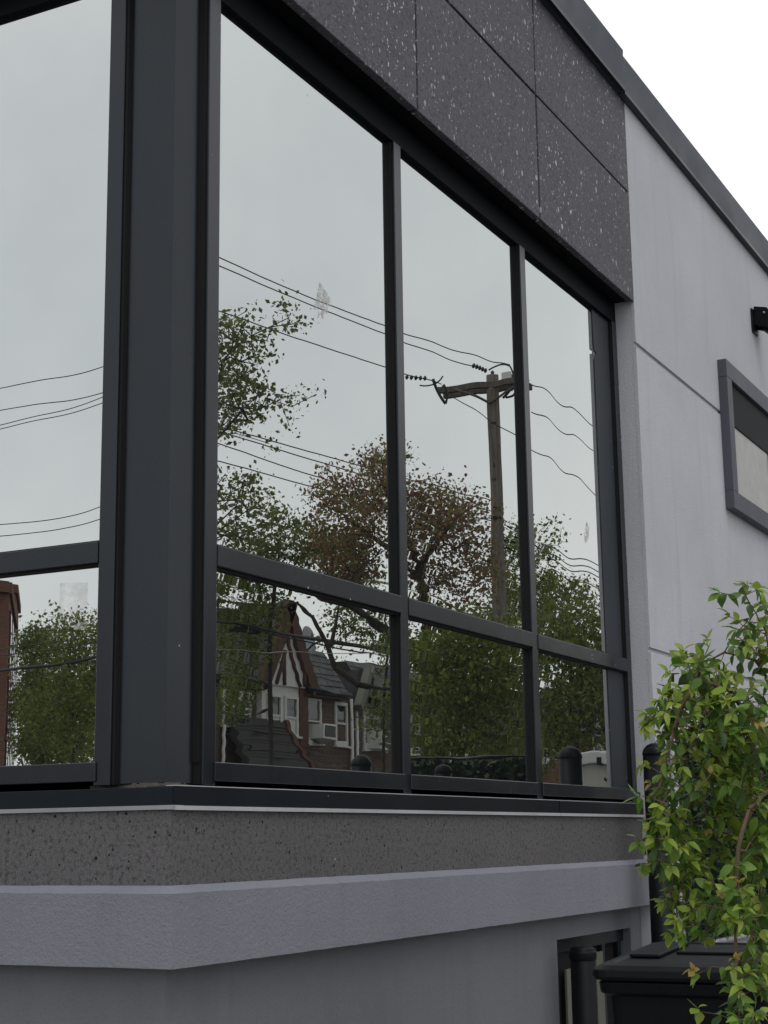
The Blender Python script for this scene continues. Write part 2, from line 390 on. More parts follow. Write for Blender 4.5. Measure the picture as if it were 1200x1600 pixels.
for k_, s_ in LEAFSTOPS.items():
    M['sh_' + k_] = leaf_mat('shrub_leaf_' + k_, s_, .32, False, .38)
    M['si_' + k_] = leaf_mat('shrub_foliage_' + k_, s_, .32, True, .38)

# ------------------------------------------------------------------ setting: ground, pavements, road
def sheet(name, x0, x1, y0, y1, z, m):
    return tag(MB().add([(x0, y0, z), (x1, y0, z), (x1, y1, z), (x0, y1, z)], [(0, 1, 2, 3)]).build(name, m), kind='structure')
M['earth'] = stucco('packed_earth', (.16, .155, .14), 20, .5)
M['asphalt'] = stucco('asphalt', (.055, .055, .058), 90, .6)
M['concrete'] = stucco('pavement_concrete', (.27, .265, .25), 60, .4)
sheet('ground', -900, 900, -900, 900, 0, M['earth'])
for nm, y0, y1 in (('pavement', -4.2, .03), ('far_pavement', -15.0, -12.6)):
    tag(MB().box(-60, 90, y0, y1, -.2, .012 if nm == 'pavement' else .13).build(nm, M['concrete'], bevel=.01), kind='structure')
sheet('road', -120, 200, -12.6, -4.2, .006, M['asphalt'])
_mb = MB()
for k in range(-10, 24): _mb.add([(k * 6, -8.47, .010), (k * 6 + 3, -8.47, .010), (k * 6 + 3, -8.35, .010), (k * 6, -8.35, .010)], [(0, 1, 2, 3)])
tag(_mb.build('lane_marking', M['white']), kind='structure')

# ------------------------------------------------------------------ the commercial building
WX = 4.68            # where the long front's window bay ends against the stucco wall
WY = -.10            # outer plane of stucco wall and stone panels
FRY = .02            # front of window frames
YE = 4.2             # visible run of the short front
bld = tag(empty('commercial_building', (3, 3, 0)), 'modern dark grey building corner with mirrored windows, speckled stone panels and pale stucco wall', 'building')

# stucco wall with two recessed grooves and an opening for the small window
SWX0, SWX1, SWZ0, SWZ1 = 6.52, 8.75, 3.83, 4.92
mb = MB(); mb.box(WX, 16, -.085, .25, 0, SWZ0); mb.box(WX, 16, -.085, .25, SWZ1, 6.2)
mb.box(WX, SWX0, -.085, .25, SWZ0, SWZ1); mb.box(SWX1, 16, -.085, .25, SWZ0, SWZ1)
gz = [0.0, 2.648, 2.674, 4.512, 4.542, 6.2]
for a, b in ((0, 1), (2, 3), (4, 5)):
    z0, z1 = gz[a], gz[b]
    if z1 <= SWZ0: mb.box(WX - .002, 16, WY, -.08, z0, z1)
    else:
        if z0 < SWZ0: mb.box(WX - .002, 16, WY, -.08, z0, SWZ0)
        lo, hi = max(z0, SWZ0), min(z1, SWZ1)
        mb.box(WX - .002, SWX0, WY, -.08, lo, hi); mb.box(SWX1, 16, WY, -.08, lo, hi)
        if z1 > SWZ1: mb.box(WX - .002, 16, WY, -.08, SWZ1, z1)
part('stucco_wall', mb, M['stucco'], bld)

# lower wall with the sunken basement opening
OX0, OX1, OZ = 3.376, 4.49, 1.093
LY = .035
mb = MB()
mb.box(LY, OX0, LY, .5, 0, 1.30); mb.box(OX1, WX - .003, LY, .5, 0, 1.30); mb.box(OX0 - .002, OX1 + .002, LY + .001, .5, OZ, 1.298)
mb.box(LY, .5, .5, YE, 0, 1.30)
part('lower_wall', mb, M['lower'], bld)
mb = MB(); mb.box(OX0 - .05, OX1 + .05, .105, .16, 0, OZ + .05); part('recess_back', mb, M['gasket'], bld)  # near-black sheet; the shade inside the opening is put into its colour
mb = MB()
for xx in (3.44, 3.80, 4.14, 4.40): mb.box(xx, xx + .045, .078, .104, 0, OZ - .005)
mb.box(OX0 + .001, OX1 - .001, .077, .104, OZ - .07, OZ - .004); part('basement_grille', mb, M['frame'], bld, .003)
for pxa, pxb, pya in ((884, 895, 1515), (930, 941, 1488)):
    a, b = onY(pxa, pya, .07), onY(pxb, pya, .07); mb = MB().box(a[0], b[0], .066, .077, 0, a[2]); part('louvre_strip', mb, M['louvre'], bld)

# ledge: slightly uneven trowelled profile
mb = MB()
def wavy_sweep(mb, prof, xend, yend, nx, ny, amp):
    n = len(prof); rows = []
    for i in range(ny): rows.append((0, yend + (0 - yend) * (i / ny)))
    rows.append((2, 0))
    for i in range(1, nx + 1): rows.append((1, xend * i / nx))
    vs_ = []
    for kind, t_ in rows:
        for j, (o, z) in enumerate(prof):
            ja = amp * (rng.random() - .5) if kind != 2 else 0
            jb = amp * (rng.random() - .5)
            if kind == 0: q = (o + ja, max(t_, o) if t_ > .06 else t_, z + jb)
            elif kind == 1: q = (max(t_, o), o + ja, z + jb)
            else: q = (o, o, z)
            vs_.append(q)
    m_ = len(rows)
    fs = [(i * n + k, (i + 1) * n + k, (i + 1) * n + (k + 1) % n, i * n + (k + 1) % n) for i in range(m_ - 1) for k in range(n)]
    fs += [tuple(range(n)), tuple((m_ - 1) * n + k for k in range(n - 1, -1, -1))]
    mb.add(vs_, fs)
wavy_sweep(mb, [(-.002, 1.463), (-.045, 1.440), (-.045, 1.212), (.06, 1.206), (.10, 1.30), (.10, 1.463)], WX - .004, YE, 90, 60, .0018)
part('ledge', mb, M['ledge'], bld, .004)
mb = MB().sweep([(0, 1.45), (0, 1.702), (.12, 1.702), (.12, 1.45)], WX - .003, YE); part('stone_band', mb, M['band'], bld, .003)
# sill flashing pieces with a bare metal drip edge
mb = MB(); mb.box(-.010, .1, .0, YE, 1.712, 1.772); mb.box(-.010, .1, -.010, .0, 1.712, 1.772)
s1 = part('sill_flashing', mb, M['flash'], bld, .002)
mb = MB(); mb.add([(-.012, YE, 1.700), (-.012, -.012, 1.700), (.05, -.012, 1.700), (.05, YE, 1.700), (-.016, YE, 1.7135), (-.016, -.016, 1.7135), (.05, -.016, 1.7135), (.05, YE, 1.7135)],
                  [(0, 1, 5, 4), (1, 2, 6, 5), (4, 5, 6, 7), (0, 3, 2, 1), (2, 3, 7, 6), (3, 0, 4, 7)]); o = part('drip_edge', mb, M['drip'], s1)
for i, (xa, xb) in enumerate(((.003, 3.355), (3.362, WX - .004))):
    mb = MB().box(xa, xb, -.012, .1, 1.7125, 1.7745 - .002 * i); s1 = part('sill_flashing', mb, M['flash'], bld, .002)
    mb = MB().box(xa, xb, -.017, .05, 1.6985, 1.7122); part('drip_edge', mb, M['drip'], s1)
    mb = MB().box(xa, xb, -.0135, .02, 1.7742, 1.7772); part('sill_edge', mb, M['drip'], s1)
mb = MB()
for k in range(18):
    a = k / 18 * .28; h = .001 + .005 * rng.random()
    mb.box(.075 + a * 1.0, .075 + a + .017, .068 - .003 * rng.random(), .12, 1.772, 1.784 + h); mb.box(.068 - .003 * rng.random(), .12, .092 + a, .092 + a + .017, 1.772, 1.784 + h)
part('mortar_bed', mb, M['caulk'], bld)

# corner column and its two jamb grooves
PC = .085
mb = MB(); _pl = [(.088, .088), (.207, .056), (.207, .27), (.27, .30), (.056, .30), (.056, .248)]
mb.add([(a, b, z) for z in (1.785, 4.80) for a, b in _pl], [(0, 1, 2, 3, 4, 5), (6, 7, 8, 9, 10, 11)] + [(i, (i + 1) % 6, 6 + (i + 1) % 6, 6 + i) for i in range(6)]); part('corner_column', mb, M['frame'], bld, .004)
mb = MB()
mb.box(.208, .2115, .030, .2, 1.785, 4.80); mb.box(.030, .2, .249, .2585, 1.785, 4.80)
part('jamb_groove', mb, M['gasket'], bld)

# long front: frame, mullions, transoms, rails and six mirrored panes
ZS, ZT0, ZT1, ZH = 1.86, 2.53, 2.605, 4.672
MUL = [(.212, .287), (1.690, 1.760), (3.150, 3.222), (4.605, 4.676)]
def window_frame(root_name, label, long):
    mb = MB()
    def bx(m_, a0, a1, d0, d1, z0, z1):
        if long: m_.box(a0, a1, d0, d1, z0, z1)
        else: m_.box(d0, d1, a0, a1, z0, z1)
    e = MUL if long else [(.259, .325), (1.95, 2.03), (3.55, YE)]
    zh = ZH if long else 4.70
    bx(mb, e[0][0], e[-1][1], FRY + .002, .12, zh, 4.799)                     # head: near-black, with the shade under the panels put into its colour
    fr = part(root_name, mb, M['soffit'], bld, .003, label)
    for i, (a, b) in enumerate(e):
        m_ = MB(); bx(m_, a, b, FRY, .12, 1.782, zh + .004)
        part('jamb' if i in (0, len(e) - 1) else 'mullion', m_, M['frame'], fr, .003)
        if long:                                                             # fine shadow step beside each upright
            m_ = MB(); bx(m_, a - .009, a + .001, FRY + .012, .11, ZS - .003, zh); part('glazing_bead', m_, M['gasket'], fr)
            if i < 3: m_ = MB(); bx(m_, b - .001, b + .006, FRY + .016, .11, ZS - .003, zh); part('glazing_bead', m_, M['gasket'], fr)
    for i in range(len(e) - 1):
        a, b = e[i][1], e[i + 1][0]
        m_ = MB(); bx(m_, a + .001, b - .001, FRY - .004, .11, ZT0, ZT1); part('transom', m_, M['frame'], fr, .003)
        m_ = MB(); bx(m_, a - .012, b + .004, FRY - .007, .11, 1.796 + .003 * (i % 2), ZS); part('bottom_rail', m_, M['frame'], fr, .003)
        for z0, z1 in ((ZS - .004, ZT0 + .004), (ZT1 - .004, zh + .004)):
            m_ = MB(); tlt = rng.normal(0, .00035)
            bx(m_, a - .005, b + .005, GL, GL + .012, z0, z1); part('pane', m_, M['glass'] if long else M['glassL'], fr)
        m_ = MB(); bx(m_, a, b, FRY + .010, GL + .004, ZT1, ZT1 + .006); bx(m_, a, b, FRY + .010, GL + .004, ZT0 - .006, ZT0); part('glazing_bead', m_, M['gasket'], fr)
    return fr
win = window_frame('storefront_window', 'long row of mirrored panes in dark frames', True)
winL = window_frame('side_window', 'mirrored side window left of the corner column', False)
# dark filler strip behind the last pane's edge, chipped in one place
_zn = onY(925, 548, GL)[2]; _fp = [(4.325, ZT1), (4.327, _zn - .05), (4.338, _zn - .035), (4.372, _zn), (4.336, _zn + .012), (4.326, _zn + .05), (4.318, ZH), (4.604, ZH), (4.604, ZT1)]
for _q in (_fp, [(4.335, ZS), (4.325, ZT0), (4.604, ZT0), (4.604, ZS)]):
    k = len(_q); mb = MB().add([(a, GL - .004, b) for a, b in _q] + [(a, GL + .004, b) for a, b in _q], [tuple(range(k)), tuple(range(2 * k - 1, k - 1, -1))] + [(i, (i + 1) % k, k + (i + 1) % k, k + i) for i in range(k)])
    part('filler_strip', mb, M['strip'], win)
# old marks on the glass
mb = MB(); c0 = onY(503, 440, GL - .002)
def g(px, py): q = onY(px, py, GL - .0015); return (q[0], GL - .0015, q[2])
out = [(500, 440), (508, 452), (516, 465), (520, 476), (516, 480), (513, 475), (512, 492), (508, 487), (505, 500), (502, 490), (497, 498), (498, 484), (491, 484), (494, 468), (497, 455)]
mb.add([g(*q) for q in out], [tuple(range(len(out)))]); part('glue_residue', mb, M['glue'], win, label='torn leaf-shaped glue residue')
out = [(917, 815), (921, 822), (920, 842), (915, 850), (913, 834)]
mb = MB(); mb.add([g(*q) for q in out], [tuple(range(len(out)))]); part('glue_residue', mb, M['glue'], win)
def gl_(px, py):
    r = ray(px, py); q = CAM + r * ((GL - .0015 - CAM[0]) / r[0]); return (GL - .0015, q[1], q[2])
mb = MB(); mb.add([gl_(*q) for q in ((93, 911), (137, 910), (135, 962), (92, 965))], [(0, 1, 2, 3)]); part('tape_residue', mb, M['tape'], winL, label='pale rectangle left by an old sign')
mb = MB(); mb.add([gl_(*q) for q in ((113, 978), (132, 970), (138, 972), (134, 982), (116, 984))], [(0, 1, 2, 3, 4)]); part('tape_residue', mb, M['glue'], winL)

# soffit and stone panels
mb = MB(); mb.box(.0, WX - .004, -.088, .16, 4.806, 4.9); mb.box(-.088, .16, -.088, YE, 4.808, 4.902); part('soffit', mb, M['soffit'], bld)
mb = MB(); mb.box(-.07, WX - .006, -.07, .16, 4.90, 6.19); mb.box(-.07, .16, .15, YE, 4.903, 6.188); part('panel_backing', mb, M['gasket'], bld)
for (z0, z1) in ((4.797, 5.500), (5.513, 6.20)):
    for (a, b) in ((-.10, .226), (.246, 1.688), (1.708, 3.148), (3.168, WX - .004)):
        j = rng.normal(0, .0012)
        mb = MB().box(a, b, WY + j, -.06, z0, z1); part('stone_panel', mb, M['granite'], bld, .004)
    for (a, b) in ((-.059, .9), (.908, 2.3), (2.308, YE)):
        mb = MB().box(WY, -.06, a, b, z0, z1); part('stone_panel', mb, M['granite'], bld, .004)
# coping in two lengths, the nearer one standing a little higher
mb = MB().sweep([(-.135, 6.118), (-.15, 6.40), (.3, 6.44), (.3, 6.118)], 4.55, YE); part('coping', mb, M['coping'], bld, .004)
mb = MB().add([(4.552, -.130, 6.112), (4.552, -.142, 6.372), (4.552, .3, 6.41), (4.552, .3, 6.112), (16, -.130, 6.112), (16, -.142, 6.372), (16, .3, 6.41), (16, .3, 6.112)],
              [(0, 1, 2, 3), (7, 6, 5, 4), (0, 4, 5, 1), (1, 5, 6, 2), (2, 6, 7, 3), (3, 7, 4, 0)]); part('coping', mb, M['coping'], bld, .004)
mb = MB(); mb.box(-.152, 4.54, -.154, -.128, 6.118, 6.142); mb.box(4.56, 16, -.146, -.126, 6.112, 6.136); part('coping_lip', mb, M['flash'], bld)
mb = MB().box(.2, 16, .2, 12, 6.0, 6.15); part('roof', mb, M['roofdark'], bld)
mb = MB(); mb.box(15.9, 16.1, .2, 12, 0, 6.1); mb.box(.1, 16, 11.9, 12.1, 0, 6.1); mb.box(.1, .3, YE, 12, 0, 6.1); part('rear_wall', mb, M['stucco'], bld)

# small high window on the stucco wall
mb = MB(); T = .13
mb.box(SWX0, SWX1, -.165, .05, SWZ0, SWZ0 + T); mb.box(SWX0, SWX1, -.165, .05, SWZ1 - T, SWZ1)
mb.box(SWX0 + .001, SWX0 + T, -.164, .05, SWZ0 + T, SWZ1 - T); mb.box(SWX1 - T, SWX1 - .001, -.164, .05, SWZ0 + T, SWZ1 - T)
sw = part('high_window', mb, M['trim'], bld, .004, 'small high window with thick grey surround')
mb = MB(); mb.box(SWX0 + T, SWX1 - T, -.140, .05, 4.47, SWZ1 - T - .001); mb.box(7.72, SWX1 - T, -.140, .05, SWZ0 + T, 4.47); part('window_sash', mb, M['soffit'], sw, .004)
mb = MB().box(SWX0 + T, 7.72, -.132, -.12, SWZ0 + T, 4.47); part('pane', mb, M['frost'], sw)
mb = MB().box(SWX0 + T, SWX1 - T, .05, .2, SWZ0 + T, SWZ1 - T); part('window_back', mb, M['darkroom'], sw)

# ------------------------------------------------------------------ floodlight on the stucco wall
fp = onY(1188, 500, -.16)
fl = tag(empty('wall_floodlight', fp), 'small black floodlight fixed high on the pale stucco wall', 'floodlight')
mb = MB(); x, y, z = fp
mb.box(x - .06, x + .10, -.115, -.101, z - .10, z + .09); part('mounting_plate', mb, M['blackplastic'], fl, .004)
mb = MB(); mb.obox((x + .0, -.17, z + .02), (.018, 0, 0), (0, .06, .02), (0, -.006, .075)); mb.obox((x + .13, -.17, z + .02), (.018, 0, 0), (0, .06, .02), (0, -.006, .075)); mb.obox((x + .065, -.17, z + .085), (.085, 0, 0), (0, .05, .012), (0, -.003, .018))
part('bracket', mb, M['blackplastic'], fl, .006)
mb = MB(); mb.tube([(x + .01, -.20, z - .02), (x + .16, -.20, z - .02)], .058, 14); part('lamp_housing', mb, M['blackplastic'], fl)
mb = MB(); mb.tube([(x + .05, -.215, z - .05), (x + .085, -.29, z - .085)], [.045, .06], 14); part('lamp_head', mb, M['blackplastic'], fl)
mb = MB(); mb.tube([(x + .086, -.2905, z - .086), (x + .088, -.293, z - .088)], [.05, .045], 14); part('lens', mb, M['acwhite'], fl)
for dx, dzz in ((-.012, .045), (.012, .075)):
    mb = MB(); mb.tube([(x + dx - .01, -.2, z + dzz), (x + dx - .03, -.2, z + dzz)], .008, 8); part('bolt', mb, M['galv'], fl)

# ------------------------------------------------------------------ bollards
def bollard(base, rad, top, label, group='black bollards along the hedge'):
    e = tag(empty('bollard', (base[0], base[1], 0)), label, 'bollard', group)
    mb = MB().lathe((base[0], base[1], 0), [(rad * 1.08, 0), (rad * 1.08, .05), (rad, .06), (rad, top - rad * .95)], 24); part('post_sleeve', mb, M['blackplastic'], e)
    pr = [(rad * 1.03, top - rad * 1.0), (rad * 1.05, top - rad * .93)]
    for k in range(1, 7): a = k / 7 * math.pi / 2; pr.append((rad * 1.03 * math.cos(a), top - rad * .93 + rad * .93 * math.sin(a)))
    pr.append((rad * .02, top)); mb = MB().lathe((base[0], base[1], 0), pr, 24); part('domed_cap', mb, M['blackplastic'], e)
bollard((4.35, -.20), .066, 2.10, 'tall black domed bollard at the window bay\'s end, repeated in the last lower pane')
for (px, py, D, w, lab) in ((564, 1180, 9.4, 33, 'black domed bollard cap mirrored in the first lower pane, below the brick house'),
                            (692, 1194, 10.4, 27, 'black domed bollard cap mirrored in the middle lower pane, among hedge leaves')):
    q = VR(px, py, D); bollard(q, w * D / FOC / 2, q[2], lab)
q = onY(910, 1479, -.12)
e = tag(empty('pipe_post', (q[0], q[1], 0)), 'short flat-topped black post in front of the dark basement opening', 'post')
mb = MB().lathe((q[0], q[1], 0), [(.07, 0), (.07, .02), (.062, .03), (.062, q[2] - .01), (.05, q[2])], 20); part('pipe', mb, M['blackplastic'], e)
mb = MB().lathe((q[0], q[1], 0), [(.066, q[2] - .06), (.068, q[2] - .05), (.068, q[2] - .03), (.066, q[2] - .02)], 20); part('collar', mb, M['blackplastic'], e)

# ------------------------------------------------------------------ leaf masses
def quads(centres, size, tilt=None, aspect=.62, down=0.0):
    n = len(centres)
    d = rng.normal(size=(n, 3)); d[:, 2] -= down; d /= np.linalg.norm(d, axis=1)[:, None]
    a = rng.normal(size=(n, 3)); s_ = np.cross(d, a); s_ /= np.linalg.norm(s_, axis=1)[:, None] + 1e-9
    L = (size[0] * .6 + (size[1] * 1.08 - size[0] * .6) * rng.random(n) ** 1.4)[:, None]
    nrm = np.cross(d, s_)
    p0 = centres - d * L * .5; p2 = centres + d * L * .5 + nrm * L * .08
    p1 = centres + s_ * L * aspect * .5 - d * L * .05; p3 = centres - s_ * L * aspect * .5 - d * L * .05
    return np.stack([p0, p1, p2, p3], 1).reshape(-1, 3)
def quad_object(name, V, m, root):
    n = len(V) // 4; me = bpy.data.meshes.new(name)
    me.vertices.add(len(V)); me.vertices.foreach_set('co', V.astype(np.float32).ravel())
    me.loops.add(n * 4); me.loops.foreach_set('vertex_index', np.arange(n * 4, dtype=np.int32))
    me.polygons.add(n); me.polygons.foreach_set('loop_start', np.arange(0, n * 4, 4, dtype=np.int32)); me.polygons.foreach_set('loop_total', np.full(n, 4, np.int32))
    me.materials.append(m); me.update(); me.validate()
    o = link(name, me)
    if root is not None: adopt(o, root)
    return o

def skeleton(trunks, attract, step=.35, curve=.35):
    """grow branches from trunk polylines towards attractor points; returns nodes, parents, radii"""
    pos, par = [], []
    for tr in trunks:
        tr = [np.asarray(q, float) for q in tr]; last = -1
        if pos:
            dd = np.linalg.norm(np.array(pos) - tr[0], axis=1); last = int(dd.argmin())
        for a, b in zip(tr[:-1], tr[1:]):
            k = max(1, int(np.linalg.norm(b - a) / step))
            for i in range(k):
                if last >= 0 and i == 0 and np.linalg.norm(pos[last] - a) < 1e-6: continue
                pos.append(a + (b - a) * i / k + rng.normal(size=3) * step * .05); par.append(last); last = len(pos) - 1
        pos.append(tr[-1]); par.append(last)
    nt = len(pos); base = np.array(pos)
    A = np.asarray(attract); key = np.array([np.linalg.norm(base - a, axis=1).min() for a in A]); order = key.argsort()
    arr = np.zeros((nt + 60 * len(A), 3)); arr[:nt] = base; n = nt; low = base[:, 2].min()
    wt = np.zeros(len(arr)); z0 = base[0][2]; H_ = max(.5, A[:, 2].max() - z0)
    for i in range(nt): wt[i] = max(0, .30 * H_ - (arr[i, 2] - z0)) * 1.5
    for ia in order:
        a = A[ia]; d = np.linalg.norm(arr[:n] - a, axis=1) + wt[:n] + np.maximum(0, arr[:n, 2] - a[2]) * .35
        j = int(d.argmin()); L = np.linalg.norm(a - arr[j])
        if L < step * .5: continue
        k = min(50, max(1, int(L / step))); p0 = arr[j]
        pd = (arr[j] - arr[par[j]]) if par[j] >= 0 else np.array([0, 0, 1.]); pd = pd / (np.linalg.norm(pd) + 1e-9)
        c = p0 + pd * L * curve + np.array([0, 0, .10 * L]) + rng.normal(size=3) * .08 * L
        last = j
        for i in range(1, k + 1):
            t_ = i / k; q = (1 - t_) ** 2 * p0 + 2 * t_ * (1 - t_) * c + t_ * t_ * a
            arr[n] = q + (rng.normal(size=3) * step * .07 if i < k else 0); par.append(last); last = n; n += 1
            if n >= len(arr): break
    return arr[:n], np.array(par[:n]), nt
DENSE, LSIZE, CLUMP = 2.9, .96, 2.5
def LIMB(tr): return [(t_[1], t_[0]) if isinstance(t_, tuple) else (t_, None) for t_ in tr]
def tree(name, label, base, trunks, blobs, mats, conv, leaf=(.07, .12), per=14, spread=.20, tip=.008, rtrunk=.2, group='trees along the street', down=.3, step=.35, cat='tree'):
    """blobs: (px, py, rx, ry, D, rdepth, n) in photo pixels; conv turns (px, py, D) into the world"""
    A = []
    for (px, py, rx, ry, D, rd, n) in blobs:
        n = int(n * CLUMP) if n > 8 else n; m_ = max(1, n // 5); sg = 11 * 25 / D; k = 0
        while k < m_:
            u = rng.uniform(-1, 1, 3)
            if u @ u > 1: continue
            k += 1; c_ = (px + u[0] * rx, py + u[1] * ry, D + u[2] * rd)
            for _ in range(max(1, n // m_)):
                w = rng.normal(size=3); A.append(conv(c_[0] + w[0] * sg, c_[1] + w[1] * sg * .75, c_[2] + w[2] * .16))
    pos, par, nt = skeleton([q_ for q_, _ in LIMB(trunks)], A, step)
    n = len(pos); kids = np.zeros(n); r2 = np.full(n, tip ** 2.4)
    acc = np.zeros(n)
    for i in range(n - 1, 0, -1):
        if acc[i] == 0: acc[i] = tip ** 2.4
        if par[i] >= 0: acc[par[i]] += acc[i]
    if acc[0] == 0: acc[0] = tip ** 2.4
    rad = acc ** (1 / 2.4); rad = np.minimum(rad, rtrunk)
    for q_, rr_ in LIMB(trunks):                                    # given limbs keep at least their own thickness
        if rr_ is None: continue
        pl_ = np.array(q_); seg = np.r_[0, np.cumsum(np.linalg.norm(np.diff(pl_, axis=0), axis=1))]; dense = np.stack([np.interp(np.linspace(0, seg[-1], 60), seg, pl_[:, k_]) for k_ in range(3)], 1)
        dd_ = np.linalg.norm(pos[:nt, None] - dense[None], axis=2); near = dd_.min(1) < .06; fr_ = dd_.argmin(1) / 59
        rad[:nt] = np.where(near, np.maximum(rad[:nt], rr_[0] + (rr_[1] - rr_[0]) * fr_), rad[:nt])
    root = tag(empty(name, (base[0], base[1], base[2])), label, cat, group)
    mb = MB()
    for i in range(n):
        j = par[i]
        if j < 0: continue
        rj = rad[j] if i < nt or rad[i] > .6 * rad[j] else min(rad[j], rad[i] * 1.35)
        ns = 8 if rad[i] > .08 else (5 if rad[i] > .02 else 3)
        mb.tube([pos[j], pos[i]], [rj, rad[i]], ns, cap=False)
    part('trunk', mb, M['bark'], root)
    tips = np.where(rad < tip * 2.6)[0]; tips = tips[tips >= nt * .2]
    C_ = np.repeat(pos[tips], int(per * DENSE), axis=0); C_ = C_ + rng.normal(size=C_.shape) * spread * .70; leaf = (leaf[0] * LSIZE, leaf[1] * LSIZE)
    mats = mats if isinstance(mats, (list, tuple)) else [mats]
    quad_object('crown', quads(C_, leaf, down=down), mats[0], root)
    return root

# ------------------------------------------------------------------ hedge screens (plastic foliage on pipe frames)
def hedge(name, label, p, q, z0, z1, n, thick, size, pm, pr):
    p, q = np.array([p[0], p[1], 0.]), np.array([q[0], q[1], 0.]); d = q - p; L = np.linalg.norm(d); d /= L; nn = np.array([-d[1], d[0], 0])
    e = tag(empty(name, (*(p + q)[:2] / 2, 0)), label, 'hedge')
    for a in (0, L):
        c = p + d * a; part('post', MB().tube([c, c + np.array([0, 0, z1 + .04])], pr, 10), pm, e)
    for z in (z0 - .03, z1 + .03):
        part('rail', MB().tube([p + np.array([0, 0, z]), q + np.array([0, 0, z])], pr * .9, 8), pm, e)
    t_ = rng.random(n) * L; zz = z0 + rng.random(n) * (z1 - z0)
    C_ = p + d * t_[:, None] + nn * (rng.normal(size=(n, 1)) * thick) + np.array([0, 0, 1]) * zz[:, None]
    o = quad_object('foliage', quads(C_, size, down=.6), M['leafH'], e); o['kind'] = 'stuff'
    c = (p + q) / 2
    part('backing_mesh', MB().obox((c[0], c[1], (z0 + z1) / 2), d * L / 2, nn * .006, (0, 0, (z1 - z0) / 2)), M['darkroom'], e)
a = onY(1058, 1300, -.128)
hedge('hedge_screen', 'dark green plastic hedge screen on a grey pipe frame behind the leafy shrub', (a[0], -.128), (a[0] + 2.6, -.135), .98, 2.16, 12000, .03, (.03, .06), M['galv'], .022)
a, b = VR(640, 1215, 11.2), VR(838, 1215, 10.9)
hedge('hedge_fence', 'low dark green hedge fence mirrored along the foot of the middle lower pane', a, b, .3, VR(740, 1190, 11.0)[2], 12000, .05, (.04, .08), M['frame'], .012)

# white-topped box mirrored at the right end
c = VR(934, 1179, 12.5); c2 = VR(985, 1179, 12.7)
e = tag(empty('storage_box', (c[0], c[1], 0)), 'cream storage box with a lipped lid, mirrored in the last lower pane beside a bollard', 'box')
a = VR(908, 1185, 12.5); b = VR(1000, 1185, 12.3); dd = (b - a); dd[2] = 0; L = np.linalg.norm(dd); dd /= L; nn = np.array([-dd[1], dd[0], 0])
cc = (a + b) / 2 - nn * (.45 if nn[0] < 0 else -.45)
part('cabinet', MB().obox((cc[0], cc[1], (a[2] - .05) / 2), dd * (L / 2), nn * .44, (0, 0, (a[2] - .05) / 2)), M['cream'], e, .01)
part('lid', MB().obox((cc[0], cc[1], a[2]), dd * (L / 2 + .04), nn * .48, (0, 0, .05)), M['acwhite'], e, .012)
part('latch', MB().obox(VR(937, 1190, 12.42), dd * .02, nn * .02, (0, 0, .03)), M['gasket'], e)

# ------------------------------------------------------------------ wheeled bin
Bp = P(918, 1521, 5.4)
fw = np.array([math.cos(R(2)), math.sin(R(2)), 0]); rg = np.array([fw[1], -fw[0], 0])          # stands parallel to the wall
ORG = np.array([Bp[0], Bp[1], 0]) + rg * .318 + fw * .028
def bl(a, b, z): return ORG + rg * a + fw * b + np.array([0, 0, z])
bn = tag(empty('wheeled_bin', tuple(ORG + fw * .36)), 'black plastic wheeled bin with closed lid in front of the basement opening', 'bin')
ZR = Bp[2]
def loft(mb, rings):
    n = len(rings[0]); vs_ = [q for r_ in rings for q in r_]
    fs = [(i * n + k, i * n + (k + 1) % n, (i + 1) * n + (k + 1) % n, (i + 1) * n + k) for i in range(len(rings) - 1) for k in range(n)]
    fs += [tuple(range(n - 1, -1, -1)), tuple((len(rings) - 1) * n + k for k in range(n))]; mb.add(vs_, fs)
def rr(w, b0, b1, z, r_=.05, zf=None):
    pts = []
    for (cx, cy, a0) in ((w - r_, b0 + r_, -90), (w - r_, b1 - r_, 0), (-w + r_, b1 - r_, 90), (-w + r_, b0 + r_, 180)):
        for k in range(5):
            an = R(a0 + k * 22.5); px_, py_ = cx + r_ * math.cos(an), cy + r_ * math.sin(an)
            zz = z if zf is None else z + zf(px_, py_)
            pts.append(bl(px_, py_, zz))
    return pts
mb = MB(); loft(mb, [rr(.215, .10, .54, .03), rr(.225, .09, .56, .10), rr(.272, .03, .70, ZR - .10), rr(.276, .025, .705, ZR - .045)]); part('bin_body', mb, M['blackplastic'], bn, .004)
mb = MB(); loft(mb, [rr(.283, .015, .715, ZR - .075), rr(.296, .000, .72, ZR - .065), rr(.300, -.005, .725, ZR - .03), rr(.290, .0, .72, ZR - .026)]); part('bin_rim', mb, M['blackplastic'], bn, .003)
sl = lambda x_, y_: .035 * max(0, y_) / .74
mb = MB(); loft(mb, [rr(.312, -.022, .74, ZR - .022, .06, sl), rr(.318, -.028, .745, ZR - .010, .06, sl), rr(.316, -.026, .745, ZR + .012, .06, sl), rr(.290, .0, .72, ZR + .026, .05, sl), rr(.26, .035, .68, ZR + .030, .05, sl), rr(.25, .045, .67, ZR + .024, .05, sl)])
ld = part('bin_lid', mb, M['blackplastic'], bn, .003)
mb = MB(); mb.obox(bl(-.19, .42, ZR + .052), rg * .055, fw * .20 + np.array([0, 0, .009]), (0, 0, .006)); part('lid_rib', mb, M['blackplastic'], ld, .004)
mb = MB(); mb.obox(bl(.06, .36, ZR + .046), rg * .17, fw * .010, (0, 0, .005)); part('lid_rib', mb, M['blackplastic'], ld, .003)
mb = MB(); mb.tube([bl(-.24, .79, ZR + .02), bl(.24, .79, ZR + .02)], .016, 10)
